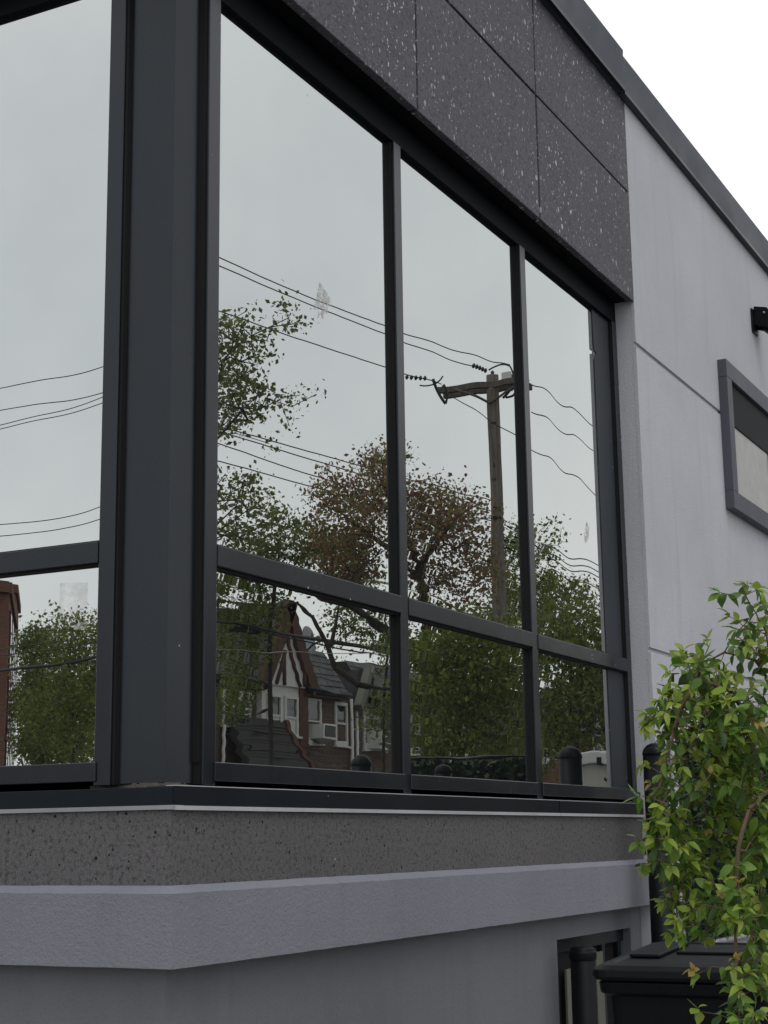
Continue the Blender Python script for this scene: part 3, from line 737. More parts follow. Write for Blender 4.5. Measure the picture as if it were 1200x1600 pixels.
for s_ in (-.2, 0, .2): mb.tube([bl(s_, .69, ZR - .03), bl(s_, .79, ZR + .02)], .016, 8)
part('handle', mb, M['blackplastic'], bn)
for s_ in (-1, 1):
    mb = MB(); mb.tube([bl(s_ * .235, .62, .10), bl(s_ * .285, .62, .10)], .10, 20); wh = part('wheel', mb, M['gasket'], bn)
    mb = MB(); mb.tube([bl(s_ * .284, .62, .10), bl(s_ * .29, .62, .10)], .05, 14); part('hub', mb, M['blackplastic'], wh)

# ------------------------------------------------------------------ the leafy shrub
def leaf_verts(L, w, fold, curl):
    vs_, fs = [], []
    prof = [(0, .0), (.18, .62), (.40, 1.0), (.66, .80), (.86, .38), (1.0, 0)]
    for (t_, k) in prof:
        zc = -curl * t_ * t_ * L; hw = w * .5 * k
        vs_ += [(t_ * L, -hw, zc + fold * hw), (t_ * L, 0, zc), (t_ * L, hw, zc + fold * hw)]
    for i in range(len(prof) - 1):
        a_ = i * 3
        fs += [(a_, a_ + 3, a_ + 4, a_ + 1), (a_ + 1, a_ + 4, a_ + 5, a_ + 2)]
    return np.array(vs_), fs
LEAFSHAPES = [leaf_verts(1, .58, .30, .25), leaf_verts(1, .52, .40, .6), leaf_verts(1, .62, .18, -.10), leaf_verts(1, .42, .5, .35)]
LEAFMESH = {}
for kc in LEAFSTOPS:
    for si, (v_, f_) in enumerate(LEAFSHAPES):
        me = bpy.data.meshes.new('leaf'); me.from_pydata([tuple(q) for q in v_], [], f_); me.materials.append(M['sh_' + kc])
        me.polygons.foreach_set('use_smooth', [True] * len(f_)); LEAFMESH[kc, si] = me
def sh(px, py, D=4.8): return P(px, py, D)
root = sh(1262, 1750, 5.0).copy(); root[2] = 0
shr = tag(empty('shrub', root), 'leafy green shrub with lime and bronze tips arching in from the right', 'shrub')
trunks = [[root, sh(1255, 1500, 5.0), sh(1235, 1250, 4.95), sh(1215, 1080, 4.9), sh(1195, 985, 4.85), sh(1165, 930, 4.8)],
          [sh(1235, 1250, 4.95), sh(1190, 1140, 4.8), sh(1140, 1080, 4.75), sh(1090, 1060, 4.7), sh(1060, 1110, 4.65), sh(1045, 1170, 4.6), sh(1030, 1230, 4.6)],
          [sh(1215, 1080, 4.9), sh(1180, 1030, 4.9), sh(1130, 1020, 4.9), sh(1090, 1040, 4.95)],
          [sh(1245, 1330, 5.0), sh(1205, 1230, 4.75), sh(1170, 1265, 4.62), sh(1152, 1330, 4.58), sh(1146, 1420, 4.55), sh(1150, 1500, 4.55), sh(1155, 1590, 4.52)],
          [sh(1190, 1140, 4.8), sh(1130, 1180, 4.8), sh(1085, 1230, 4.75), sh(1060, 1300, 4.75), sh(1050, 1390, 4.75)],
          [sh(1180, 1300, 4.9), sh(1130, 1240, 4.9), sh(1110, 1285, 4.88)]]
SB = [(1175, 1000, 34, 42, 4.9, .2, 16), (1110, 1070, 52, 45, 4.8, .2, 34), (1062, 1125, 40, 42, 4.7, .15, 24), (1145, 1140, 60, 70, 4.85, .25, 26),
      (1080, 1215, 66, 55, 4.75, .2, 30), (1165, 1230, 50, 60, 4.85, .25, 30), (1050, 1320, 46, 66, 4.75, .18, 42), (1062, 1395, 30, 45, 4.75, .12, 16),
      (1115, 1300, 35, 60, 4.8, .12, 12), (1170, 1340, 32, 50, 4.75, .2, 18), (1148, 1425, 22, 40, 4.57, .08, 10), (1153, 1530, 22, 50, 4.54, .10, 12), (1166, 1590, 30, 20, 4.52, .1, 7),
      (1195, 1450, 14, 70, 4.8, .15, 14), (1185, 1140, 30, 100, 4.75, .15, 24), (1082, 1035, 28, 22, 4.75, .1, 10), (1045, 1095, 24, 20, 4.7, .1, 10), (1098, 1003, 12, 8, 4.8, .04, 4), (1190, 955, 14, 12, 4.85, .05, 4), (1015, 1120, 14, 8, 4.65, .04, 4), (1190, 1300, 22, 90, 4.7, .12, 26), (1120, 1130, 40, 50, 4.65, .1, 22), (1185, 1490, 20, 90, 4.6, .08, 22), (1150, 1400, 26, 60, 4.5, .06, 12), (1110, 1420, 26, 50, 4.7, .1, 10), (1075, 1440, 26, 30, 4.65, .1, 8), (1040, 1260, 30, 50, 4.65, .1, 16), (1250, 1080, 45, 90, 4.85, .2, 22), (1255, 1280, 50, 110, 4.85, .2, 26), (1240, 1480, 40, 80, 4.8, .2, 14), (1130, 932, 10, 8, 4.8, .03, 3), (1175, 915, 22, 10, 4.8, .04, 5), (1138, 962, 8, 8, 4.85, .03, 2), (1092, 1518, 12, 4, 4.55, .03, 2), (1090, 1578, 8, 4, 4.53, .02, 2),
      (1003, 1195, 10, 10, 4.62, .02, 3), (1000, 1240, 14, 6, 4.65, .03, 3), (1000, 1312, 8, 4, 4.7, .02, 2), (1000, 1352, 8, 6, 4.7, .02, 2), (1010, 1132, 8, 5, 4.65, .03, 2), (1050, 1050, 10, 10, 4.75, .03, 2), (1055, 1455, 16, 10, 4.7, .05, 3)]
A = []
for (px, py, rx, ry, D, rd, n) in SB:
    n = int(n * 2.6) if n > 5 else n; k = 0
    while k < n:
        u = rng.uniform(-1, 1, 3)
        if u @ u > 1: continue
        A.append(sh(px + u[0] * rx, py + u[1] * ry, D + u[2] * rd)); k += 1
pos, par, nt = skeleton(trunks, A, .03, .3)
acc = np.zeros(len(pos)); TIP = .0016
for i in range(len(pos) - 1, 0, -1):
    if acc[i] == 0: acc[i] = TIP ** 2.3
    if par[i] >= 0: acc[par[i]] += acc[i]
rad = np.minimum(acc ** (1 / 2.3) * .7, .007)
mb = MB()
for i in range(len(pos)):
    if par[i] >= 0: mb.tube([pos[par[i]], pos[i]], [max(rad[i], min(rad[par[i]], rad[i] * 1.2)), rad[i]], 5, cap=False)
part('branch', mb, M['twig'], shr)
haskid = set(par.tolist()); LV = []           # (pos, direction, normal, length, colour)
for i in range(len(pos)):
    if par[i] < 0 or rad[i] > .0048: continue
    d = pos[i] - pos[par[i]]; d /= np.linalg.norm(d) + 1e-9
    tipn = i not in haskid
    steps = 0; j = i
    if tipn:
        s_ = rng.normal(size=3); s_ = np.cross(d, s_); s_ /= np.linalg.norm(s_)
        young = rng.random()
        for m_ in range(4):
            an = m_ * math.pi / 2 + rng.normal(0, .3); side = s_ * math.cos(an) + np.cross(d, s_) * math.sin(an)
            dl = d * (1.0 if m_ < 2 else .55) + side * .8 + np.array([0, 0, -.15])
            kc = ('bronze' if young < .08 else 'lime') if young < .78 else 'mid'
            LV.append((pos[i], dl, L_ := (.026 + .020 * rng.random()) * {'mid': 1.25, 'lime': 1.0, 'bronze': .75}[kc], kc))
    elif rng.random() < .9:
        s_ = rng.normal(size=3); s_ = np.cross(d, s_); s_ /= np.linalg.norm(s_)
        for sg in (-1, 1):
            if rng.random() < .12: continue
            dl = d * .45 + s_ * sg + np.array([0, 0, -.45 - .3 * rng.random()])
            q = rng.random(); kc = 'dark' if q < .48 else ('mid' if q < .90 else 'lime')
            LV.append((pos[i], dl, (.026 + .034 * rng.random() ** .8), kc))
def leaf_matrix(p, dl, L):
    x_ = np.asarray(dl, float); x_ /= np.linalg.norm(x_)
    up = np.array([0, 0, 1.]) + rng.normal(size=3) * .45 - np.array([AF[0], AF[1], 0]) * .35
    z_ = up - x_ * (up @ x_); z_ /= np.linalg.norm(z_) + 1e-9; y_ = np.cross(z_, x_)
    return np.array([[x_[0] * L, y_[0] * L, z_[0] * L, p[0]], [x_[1] * L, y_[1] * L, z_[1] * L, p[1]], [x_[2] * L, y_[2] * L, z_[2] * L, p[2]], [0, 0, 0, 1]])
def inframe(p):
    v = p - CAM; d_ = v @ AF; return 0 < 600 + FOC * (v @ AX) / d_ < 1200 and 0 < 800 - FOC * (v @ AU) / d_ < 1600
sc_ = np.array([((q[0] - CAM) @ AF) / q[2] + (0 if inframe(q[0]) else 1e4) for q in LV]); order = sc_.argsort()
fo = MB(); kcs = list(LEAFSTOPS); inv = Matrix.Translation(-Vector(root))
for rank, i in enumerate(order):
    p_, dl, L, kc = LV[i]; mtx = leaf_matrix(p_, dl, L); si = int(rng.integers(4))
    if rank < 300:
        o = bpy.data.objects.new('leaf', LEAFMESH[kc, si]); col.objects.link(o); o.parent = shr; o.matrix_parent_inverse = inv; o.matrix_basis = Matrix(mtx.tolist())
    else:
        v_, f_ = LEAFSHAPES[si]; vv = v_ @ mtx[:3, :3].T + mtx[:3, 3]; fo.add(vv, f_, kcs.index(kc), True)
o = fo.build('foliage', [M['si_' + k] for k in kcs], None, recalc=False); adopt(o, shr); o['kind'] = 'stuff'
print('shrub leaves', len(LV))

# ------------------------------------------------------------------ utility pole across the street
PD = 33.0
pt = VR(770, 586, PD); ptop = pt[2]; pbase = np.array([pt[0], pt[1], 0])
pole = tag(empty('utility_pole', pbase), 'weathered wooden utility pole with a crossarm, mirrored in the middle upper pane', 'utility pole')
mb = MB(); hs = np.linspace(0, ptop, 24)
mb.tube([pbase + np.array([.02 * math.sin(h * .5), .02 * math.cos(h * .7), h]) for h in hs], [.165 - .038 * h / ptop for h in hs], 12); part('pole', mb, M['polewood'], pole)
za = VR(770, 603, PD)[2]; aL, aR = VRz(689, 614, za), VRz(829, 597, za); ad = aR - aL; AL = np.linalg.norm(ad); ad /= AL; an = np.array([-ad[1], ad[0], 0])
for off in (-.19, .19):
    cc = (aL + aR) / 2 + an * off; part('crossarm', MB().obox(cc, ad * AL / 2, an * .05, (0, 0, .065)), M['armwood'], pole, .01)
for s_ in (-1, 1):
    c = np.array([pt[0], pt[1], za]); part('arm_brace', MB().tube([c + ad * s_ * .75 + an * .24 - np.array([0, 0, .04]), c + an * .20 + np.array([0, 0, -.42])], .028, 6), M['armwood'], pole)
for k, h in enumerate((ptop - 1.05, ptop - 1.95, ptop - 2.25, ptop - 2.86, ptop - 3.06)):
    c = np.array([pt[0], pt[1], h]); dirc = (mirR(CAM) - c); dirc[2] = 0; dirc /= np.linalg.norm(dirc)
    part('pole_plate', MB().obox(c + dirc * .135, np.cross(dirc, [0, 0, 1]) * (.05, .03, .045, .085, .085)[k], dirc * .02, (0, 0, (.02, .045, .02, .03, .03)[k])), M['gasket'], pole)
# insulators and jumper loops
ins = [VRz(693, 606, za + .12), VRz(770, 582, ptop + .12), VRz(800, 590, za + .15), VRz(826, 588, za + .15)]
for c in ins: part('insulator', MB().lathe(c - np.array([0, 0, .12]), [(.02, 0), (.05, .02), (.03, .05), (.055, .08), (.03, .11), (.045, .14), (.02, .18)], 10), M['porcelain'], pole)
def curve3(p0, p1, p2, n=24, t0=0., t1=1.):
    p0, p1, p2 = map(np.asarray, (p0, p1, p2)); L1 = np.linalg.norm(p1 - p0); L2 = np.linalg.norm(p2 - p1); m_ = L1 / (L1 + L2); o_ = []
    for i in range(n + 1):
        t_ = t0 + (t1 - t0) * i / n
        o_.append(p0 * ((t_ - m_) * (t_ - 1) / (m_)) + p1 * (t_ * (t_ - 1) / (m_ * (m_ - 1))) + p2 * (t_ * (t_ - m_) / (1 - m_)))
    return o_
for (a_, b_, c_, r_) in (((676, 593), (690, 622), (697, 630), .035), ((655, 602), (680, 600), (693, 587), .016), ((697, 630), (699, 612), (694, 600), .025), ((786, 622), (798, 607), (801, 596), .03), ((790, 622), (802, 618), (804, 600), .025),
                         ((764, 577), (780, 570), (796, 573), .018), ((796, 573), (801, 585), (799, 612), .02)):
    q = curve3(VR(*a_, PD), VR(*b_, PD), VR(*c_, PD), 10); part('jumper_cable', MB().tube(q, r_, 6), M['cable'], pole)
for (x0, y0, x1, y1) in ((738, 572, 762, 579), (634, 588, 668, 592)):
    q0, q1 = VR(x0, y0, PD - .6), VR(x1, y1, PD - .3); mbx = MB()
    for k in range(5):
        t_ = k / 5; a_ = q0 + (q1 - q0) * t_; b_ = q0 + (q1 - q0) * (t_ + .12); mbx.tube([a_, (a_ + b_) / 2, b_], [.02, .055, .02], 8)
    part('strain_insulator', mbx, M['porcelain'], pole)
part('tag_plate', MB().obox(VR(791, 587, PD - .25), ad * .10, an * .006, (0, 0, .07)), M['acwhite'], pole)

# ------------------------------------------------------------------ overhead wires
def wire(label, pts, r, conv, t0=0., t1=1., m='cable', wob=0, name='overhead_wire', group='overhead wires over the street'):
    p = [conv(*q) for q in pts]
    c = curve3(*p, n=28)
    for end, on in ((0, t0 < 0), (-1, t1 > 1)):                     # run on straight to the next pole
        if on:
            d_ = c[end] - c[2 if end == 0 else -3]; d_ = d_ / np.linalg.norm(d_); d_[2] *= .4; q_ = c[end] + d_ * 30
            c = [q_] + c if end == 0 else c + [q_]
    if wob: c = [q + np.array([0, 0, wob * math.sin(i * 1.3)]) for i, q in enumerate(c)]
    return tag(MB().tube(c, r * .85, 6).build(name, M[m]), label, 'cable', group)
zA = ptop + .25
wire('topmost power wire mirrored left of the pole', [(345, 404, zA - .1), (605, 511, zA - .12), (796, 571, zA)], .014, VRz, -.8, 1)
wire('second power wire just below the topmost, mirrored left of the pole', [(345, 417, zA - .25), (605, 524, zA - .25), (738, 573, zA - .18)], .014, VRz, -.8, 1)
wire('power wire running to the near end of the crossarm in the mirror', [(345, 487, za), (605, 575, za - .03), (690, 600, za + .1)], .014, VRz, -.8, 1)
zT = VR(770, 800, PD)[2]
for i, (y0, y1, y2, nm) in enumerate(((668, 738, 783, 'highest'), (676, 752, 800, 'second'), (695, 775, 815, 'third'), (722, 790, 832, 'lowest'))):
    wire('%s of four thin lines crossing the copper tree in the mirror' % nm, [(345, y0, zT + .3 - .15 * i), (600, y1, zT + .2 - .15 * i), (770, y2, zT + .15 - .15 * i)], .013, VRz, -.7, 1)
wire('top wire sloping down right of the pole in the last pane', [(828, 594, za + .2), (880, 630, za - .1), (932, 664, za - .2)], .013, VRz, 0, 2.2)
wire('middle wire sloping down right of the pole in the last pane', [(832, 640, za - .6), (880, 672, za - .8), (932, 702, za - .9)], .012, VRz, 0, 2.2)
wire('lowest of the three wires right of the crossarm in the last pane', [(700, 614, za - .1), (780, 665, za - 1.0), (932, 770, za - 1.9)], .011, VRz, 0, 1.8)
for i, (y1, y2) in enumerate(((852, 882), (862, 892), (870, 900), (884, 918), (905, 945))):
    wire('%s of the bunched lines right of the pole above the green crown' % ('first', 'second', 'third', 'fourth', 'fifth')[i], [(772, 800 + i * 9, zT - .05 * i), (850, y1, zT - .3 - .1 * i), (938, y2, zT - .4 - .1 * i)], .016, VRz, 0, 2)
wire('thick black cable bundle sagging in front of the brick house', [(340, 973, 5.0), (500, 1000, 5.0), (612, 1018, 5.1)], .042, VRz, -.6, 1.6, group='thick cables over the street')
wire('thinner black cable lashed just under the thick bundle', [(340, 976, 5.0), (500, 1008, 4.95), (612, 1030, 4.95)], .018, VRz, -.6, 1.6, group='thick cables over the street')
wire('short looped cable hanging from the bundle beside the gable', [(480, 1016, 4.9), (500, 1003, 5.05), (530, 1005, 5.05)], .02, VRz, 0, 1, group='thick cables over the street')
wire('pale thick cable crossing above the transom under the copper tree', [(545, 906, 6.4), (610, 913, 6.5), (742, 966, 6.2)], .03, VRz, -.3, 1.0, 'palecable', group='thick cables over the street')
wire('faint grey line crossing the lower first pane', [(340, 1019, 4.2), (450, 1020, 4.3), (560, 1022, 4.4)], .006, VRz, -.6, 1.6, 'palecable')
for i, (pts, r_, lab) in enumerate((([(0, 605), (80, 592), (165, 571)], .012, 'topmost wire in the side window'), ([(0, 640), (80, 629), (165, 612)], .012, 'second wire from the top in the side window'),
        ([(0, 663), (80, 645), (165, 618)], .011, 'upper of two crossing wires in the side window'), ([(0, 669), (80, 652), (165, 627)], .011, 'lower of two crossing wires in the side window'),
        ([(0, 820), (80, 812), (165, 788)], .012, 'upper wire close above the side window transom'), ([(0, 838), (80, 829), (165, 808)], .012, 'lower wire close above the side window transom'),
        ([(0, 994), (80, 984), (155, 976)], .010, 'thin high line across the trees in the side window'), ([(0, 1013), (80, 1003), (155, 988)], .013, 'second thin line across the trees in the side window'),
        ([(0, 1023), (80, 1014), (155, 1000)], .015, 'third line across the trees in the side window'), ([(0, 1046), (80, 1038), (155, 1023)], .045, 'thick black cable across the trees in the side window'))):
    z = (11, 10.6, 10.2, 10.1, 8.6, 8.4, 6.6, 6.4, 6.3, 6.0)[i]
    wire(lab, [(a, b, z - (.1 if k == 1 else 0)) for k, (a, b) in enumerate(pts)], r_, VLz, -1.2, 2.0, group='wires mirrored in the side window')

# ------------------------------------------------------------------ brick row houses across the street (front plane y = HY)
HY = -18.0
def hp(px, py): q = onY(px, py, 2 * GL - HY); return q[0], q[2]
def sash_window(root, x0, x1, z0, z1, y=HY, ac=False):
    mb = MB(); t_ = .09
    mb.box(x0, x1, y - .05, y + .05, z0, z0 + t_); mb.box(x0, x1, y - .05, y + .05, z1 - t_, z1); mb.box(x0 + .002, x0 + t_, y - .05, y + .048, z0 + t_, z1 - t_); mb.box(x1 - t_, x1 - .002, y - .05, y + .048, z0 + t_, z1 - t_)
    w = part('window', mb, M['white'], root, .006)
    part('sill', MB().box(x0 - .05, x1 + .05, y - .05, y + .12, z0 - .07, z0 - .002), M['white'], w, .006)
    zm = (z0 + z1) / 2; part('meeting_rail', MB().box(x0 + t_, x1 - t_, y - .02, y + .035, zm - .03, zm + .03), M['white'], w)
    part('pane', MB().box(x0 + t_, x1 - t_, y - .03, y - .01, z0 + t_, zm - .03), M['winglass'], w); part('pane', MB().box(x0 + t_, x1 - t_, y - .03, y + .002, zm + .03, z1 - t_), M['winglass'], w)
    if ac:
        a = part('air_conditioner', MB().box(x0 + .22, x1 - .02, y - .05, y + .48, z0 + .02, z0 + .42), M['acwhite'], root, .015)
        part('grille', MB().box(x0 + .27, x1 - .07, y + .47, y + .492, z0 + .07, z0 + .37), M['grille'], a); part('grille', MB().box(x1 - .03, x1 - .012, y + .08, y + .44, z0 + .07, z0 + .37), M['grille'], a)
def slate_roof(root, x0, x1, z0, z1, y0=HY + .25, run=.75):
    """steep front slope hung with single slates"""
    rows = 7; sl_ = np.array([0, -run, z1 - z0]); L = np.linalg.norm(sl_); sl_ /= L; nn = np.array([0, sl_[2], -sl_[1]])
    rf = part('roof', MB().add([(x0, y0 - .02, z0), (x1, y0 - .02, z0), (x1, y0 - run - .02, z1), (x0, y0 - run - .02, z1), (x1, y0 - 8, z1), (x0, y0 - 8, z1), (x0, y0 - 8, z0), (x1, y0 - 8, z0)],
         [(0, 1, 2, 3), (3, 2, 4, 5), (0, 3, 5, 6), (1, 7, 4, 2), (6, 5, 4, 7), (0, 6, 7, 1)]), M['roofdark'], root)
    h = L / rows; w0 = .36; proto = None
    for r_ in range(rows):
        n_ = int((x1 - x0) / w0); w_ = (x1 - x0) / n_
        for k in range(n_ + (r_ % 2)):
            xa = x0 + (k - (.5 if r_ % 2 else 0)) * w_; xb = min(xa + w_, x1); xa = max(xa, x0)
            c = np.array([(xa + xb) / 2, y0, z0]) + sl_ * ((r_ + .5) * h + .02) + nn * (.012 + .008 * rng.random())
            part('slate', MB().obox(c, (np.array([(xb - xa) / 2 - .008, 0, 0])), sl_ * (h * .54) + nn * -.012, nn * .008), M['slate'], rf)
    part('gutter', MB().tube([(x0 - .02, y0 + .06, z0 - .02), (x1 + .02, y0 + .06, z0 - .02)], .07, 8), M['frame'], root)
    part('eave_board', MB().box(x0, x1, y0 - .3, y0 + .02, z0 - .14, z0 - .03), M['timber'], root)
    return rf
def gable(root, xc, hw, z0, z1, y, m_fill, m_board, bw=.22, sweep=.0, name='gable'):
    n = 10; rake = lambda s_: [(xc + s_ * hw * (1 - (t_ / n)) ** (1 + sweep), z0 + (z1 - z0) * t_ / n) for t_ in range(n + 1)]
    rt = rake(1); lf = rake(-1); poly = rt + lf[-2::-1]
    mb = MB(); m_ = len(poly); mb.add([(a, y, b) for a, b in poly] + [(a, y - .3, b) for a, b in poly], [tuple(range(m_)), tuple(range(2 * m_ - 1, m_ - 1, -1))] + [(i, (i + 1) % m_, m_ + (i + 1) % m_, m_ + i) for i in range(m_)])
    gb = part(name, mb, m_fill, root)
    for rk in (rt, lf):
        mb = MB(); s_ = 1 if rk is rt else -1
        vs_ = []
        for a, b in rk: vs_ += [(a + s_ * .10, y + .12, b + .02), (a + s_ * .10, y - .1, b + .02), (a - s_ * bw, y - .1, b - .12), (a - s_ * bw, y + .12, b - .12)]
        fs = [(4 * i + k, 4 * i + (k + 1) % 4, 4 * i + 4 + (k + 1) % 4, 4 * i + 4 + k) for i in range(n) for k in range(4)] + [(0, 1, 2, 3), (4 * n + 3, 4 * n + 2, 4 * n + 1, 4 * n)]
        mb.add(vs_, fs); part('bargeboard', mb, m_board, gb)
    # roof behind the gable
    mb = MB(); ln = 5.0
    vs_ = [(a, y - .1, b) for a, b in rt] + [(a, y - ln, b) for a, b in rt] + [(a, y - .1, b) for a, b in lf] + [(a, y - ln, b) for a, b in lf]; k_ = n + 1
    fs = [(i, i + 1, k_ + i + 1, k_ + i) for i in range(n)] + [(2 * k_ + i, 2 * k_ + i + 1, 3 * k_ + i + 1, 3 * k_ + i) for i in range(n)]
    mb.add(vs_, fs); part('gable_roof', mb, M['roofdark'], gb)
    return gb
# the half-timbered house
h1 = tag(empty('row_house', (31, HY - 4, 0)), 'half-timbered house with red gable and window air conditioner, mirrored in the first pane', 'house', 'row houses across the street')
part('wall', MB().box(26.2, 34.25, HY - 8, HY, 0, 5.36), M['brick'], h1)
slate_roof(h1, 31.4, 33.66, 5.42, 6.62)
slate_roof(h1, 26.1, 29.3, 5.42, 6.62)
gb = gable(h1, 30.52, 1.38, 5.40, 7.62, HY + .22, M['white'], M['timber'], .26, .12)
for (a, b, c, d) in ((31.10, 5.42, 30.42, 6.75), (29.9, 5.45, 30.35, 6.3), (31.32, 5.45, 31.32, 5.95), (30.3, 5.42, 30.3, 6.2)):
    part('timber_strut', MB().tube([(a, HY + .24, b), ((a + c) / 2 + .06 * (c - a), HY + .24, (b + d) / 2), (c, HY + .24, d)], .065, 4), M['timber'], gb)
part('bay_wall', MB().box(29.35, 31.15, HY - .1, HY + .16, 0, 5.40), M['white'], h1)
part('timber_post', MB().box(31.15, 31.58, HY - .05, HY + .20, 3.98, 5.41), M['timber'], h1, .01)
part('timber_rail', MB().box(29.3, 31.6, HY - .05, HY + .215, 3.90, 4.06), M['timber'], h1, .01)
sash_window(h1, 29.55, 30.25, 4.15, 5.18, HY + .16); sash_window(h1, 30.38, 31.08, 4.15, 5.18, HY + .16)
sash_window(h1, 31.66, 32.55, 4.10, 5.24, HY, True); sash_window(h1, 33.28, 33.98, 4.08, 5.22)
sash_window(h1, 27.75, 29.05, 4.25, 5.1)
sash_window(h1, 31.9, 33.2, 1.0, 2.6); sash_window(h1, 27.0, 28.2, 1.0, 2.6)
# sweeping entrance gable
def cut(t_): return 30.35 + .95 * t_ ** 1.8
_n = 8; vs_ = []
for k in range(_n + 1):
    t_ = k / _n; zz = 4.50 - 1.75 * t_; yy = HY + .18 + .85 * t_ ** 1.15
    vs_ += [(27.9, yy, zz), (cut(t_), yy, zz), (cut(t_), yy - .12, zz - .10), (27.9, yy - .12, zz - .10)]
pr_ = part('porch_roof', MB().add(vs_, [(4 * k + a, 4 * k + (a + 1) % 4, 4 * k + 4 + (a + 1) % 4, 4 * k + 4 + a) for k in range(_n) for a in range(4)] + [(0, 1, 2, 3), (4 * _n + 3, 4 * _n + 2, 4 * _n + 1, 4 * _n)]), M['roofdark'], h1)
for k in range(14):
    t_ = (k + .5) / 14; zz = 4.50 - 1.75 * t_; yy = HY + .19 + .85 * t_ ** 1.15
    part('shingle_course', MB().obox(((27.9 + cut(t_)) / 2, yy + .004, zz), ((cut(t_) - 27.9) / 2 - .02, 0, 0), (0, .038, -.058), (0, .008, .006)), M['roofdark'], pr_)
mb = MB(); vs_ = []
for k in range(_n + 1):
    t_ = k / _n; zz = 4.52 - 1.75 * t_; yy = HY + .18 + .85 * t_ ** 1.15; c_ = cut(t_)
    vs_ += [(c_ - .02, yy + .06, zz + .03), (c_ + .16, yy + .06, zz + .03), (c_ + .16, HY, zz - .25), (c_ - .02, HY, zz - .25)]
part('bargeboard', mb.add(vs_, [(4 * k + a, 4 * k + (a + 1) % 4, 4 * k + 4 + (a + 1) % 4, 4 * k + 4 + a) for k in range(_n) for a in range(4)] + [(0, 1, 2, 3), (4 * _n + 3, 4 * _n + 2, 4 * _n + 1, 4 * _n)]), M['timber'], pr_)
part('porch_wall', MB().box(28.3, 30.8, HY, HY + .93, 0, 2.6), M['brick'], h1)
part('front_door', MB().box(29.1, 30.0, HY + .93, HY + .98, 0.15, 2.25), M['timber'], h1, .01)
part('downpipe', MB().tube([(34.1, HY + .10, 5.35), (34.1, HY + .10, .1)], .045, 8), M['white'], h1)
part('downpipe', MB().tube([(27.72, HY + .10, 4.4), (27.72, HY + .10, .1)], .045, 8), M['white'], h1)
sdh = part('satellite_dish', MB().lathe((0, 0, 0), [(.02, 0), (.16, .02), (.30, .075), (.305, .085), (.16, .035), (.02, .015)], 20), M['dishgrey'], h1)
dq = hp(484, 1001); sdh.matrix_parent_inverse = Matrix.Identity(4); sdh.location = Vector((dq[0], HY - .1, dq[1])) - Vector(h1.location); sdh.rotation_euler = (R(80), 0, R(185)); sdh.scale = (.95, 1.3, 1)
part('dish_arm', MB().tube([(dq[0], HY - .15, dq[1] - .05), (dq[0] + .1, HY - .5, 6.6)], .03, 6), M['dishgrey'], h1)
# its neighbours
def row_house(x0, x1, label, tone, gx, seed, ac):
    h = tag(empty('row_house', ((x0 + x1) / 2, HY - 4, 0)), label, 'house', 'row houses across the street')
    part('wall', MB().box(x0, x1, HY - 8, HY, 0, 5.36), tone, h)
    slate_roof(h, x0 + .55, x1 - .1, 5.40, 6.5)
    gb = gable(h, gx, .62, 5.15, 6.25, HY + .25, M['slate'], M['louvre'], .04, .1)
    w = (x1 - x0 - 1.2) / 2
    for k in range(2):
        a = x0 + .62 + k * (w + .35); sash_window(h, a, a + 1.25, 4.07, 5.12, HY, ac and k == 0); sash_window(h, a, a + 1.25, 1.1, 2.6)
    part('front_door', MB().box(x1 - 1.0, x1 - .12, HY, HY + .06, .15, 2.3), M['timber'], h, .01)
    part('downpipe', MB().tube([(x0 + .12, HY + .1, 5.3), (x0 + .12, HY + .1, .1)], .045, 8), M['white'], h)
    part('chimney', MB().box((x0 + x1) / 2 - .4, (x0 + x1) / 2 + .4, HY - 4.4, HY - 3.6, 5.2, 7.4), M['brick2'], h)
    return h
row_house(34.27, 40.2, 'brown brick house with white-edged small gable, right of the half-timbered one in the first pane', M['brick'], 34.85, 1, True)
row_house(40.24, 46.5, 'brick house glimpsed through leaves low in the middle pane', M['brick'], 40.9, 2, False)
row_house(46.54, 53.0, 'brick house mostly hidden behind the trees near the second mullion', M['brick2'], 47.2, 3, True)
row_house(53.04, 60.0, 'farthest brick house of the row, hidden by trees in the last pane', M['brick'], 53.8, 4, False)
row_house(19.8, 26.1, 'nearest brick house of the row, next to the corner column in the mirror', M['brick2'], 20.4, 5, False)

# ------------------------------------------------------------------ brick apartment block mirrored in the side window
c0, c1, c2 = VL(1, 1322, 52), VL(17, 1322, 66), VL(-80, 1322, 50)
for q in (c0, c1, c2): q[2] = 0
H0 = VL(18, 911, 54)[2]; H1 = VL(30, 934, 66)[2]
ap = tag(empty('apartment_block', (c0 + c1) / 2), 'red brick apartment block with tall narrow windows at the edge of the side window', 'building')
d1 = c1 - c0; L1 = np.linalg.norm(d1); d1 /= L1; d2 = c2 - c0; L2 = np.linalg.norm(d2); d2 /= L2
Z_ = np.array([0, 0, 1.])
def prism(base, h, z=0): k = len(base); return MB().add([q + Z_ * z for q in base] + [q + Z_ * h for q in base], [tuple(range(k - 1, -1, -1)), tuple(range(k, 2 * k))] + [(i, (i + 1) % k, k + (i + 1) % k, k + i) for i in range(k)])
part('wall', prism([c0, c0 + d1 * L1 * .62, c0 + d1 * L1 * .62 + d2 * L2, c0 + d2 * L2], H0 - .4), M['brick2'], ap)
part('wing_wall', prism([c0 + d1 * L1 * .621, c1, c1 + d2 * L2, c0 + d1 * L1 * .621 + d2 * L2], H1 - .35), M['brick2'], ap)
o1 = np.cross(d1, Z_); o1 = o1 if o1 @ (mirL(CAM) - c0) > 0 else -o1
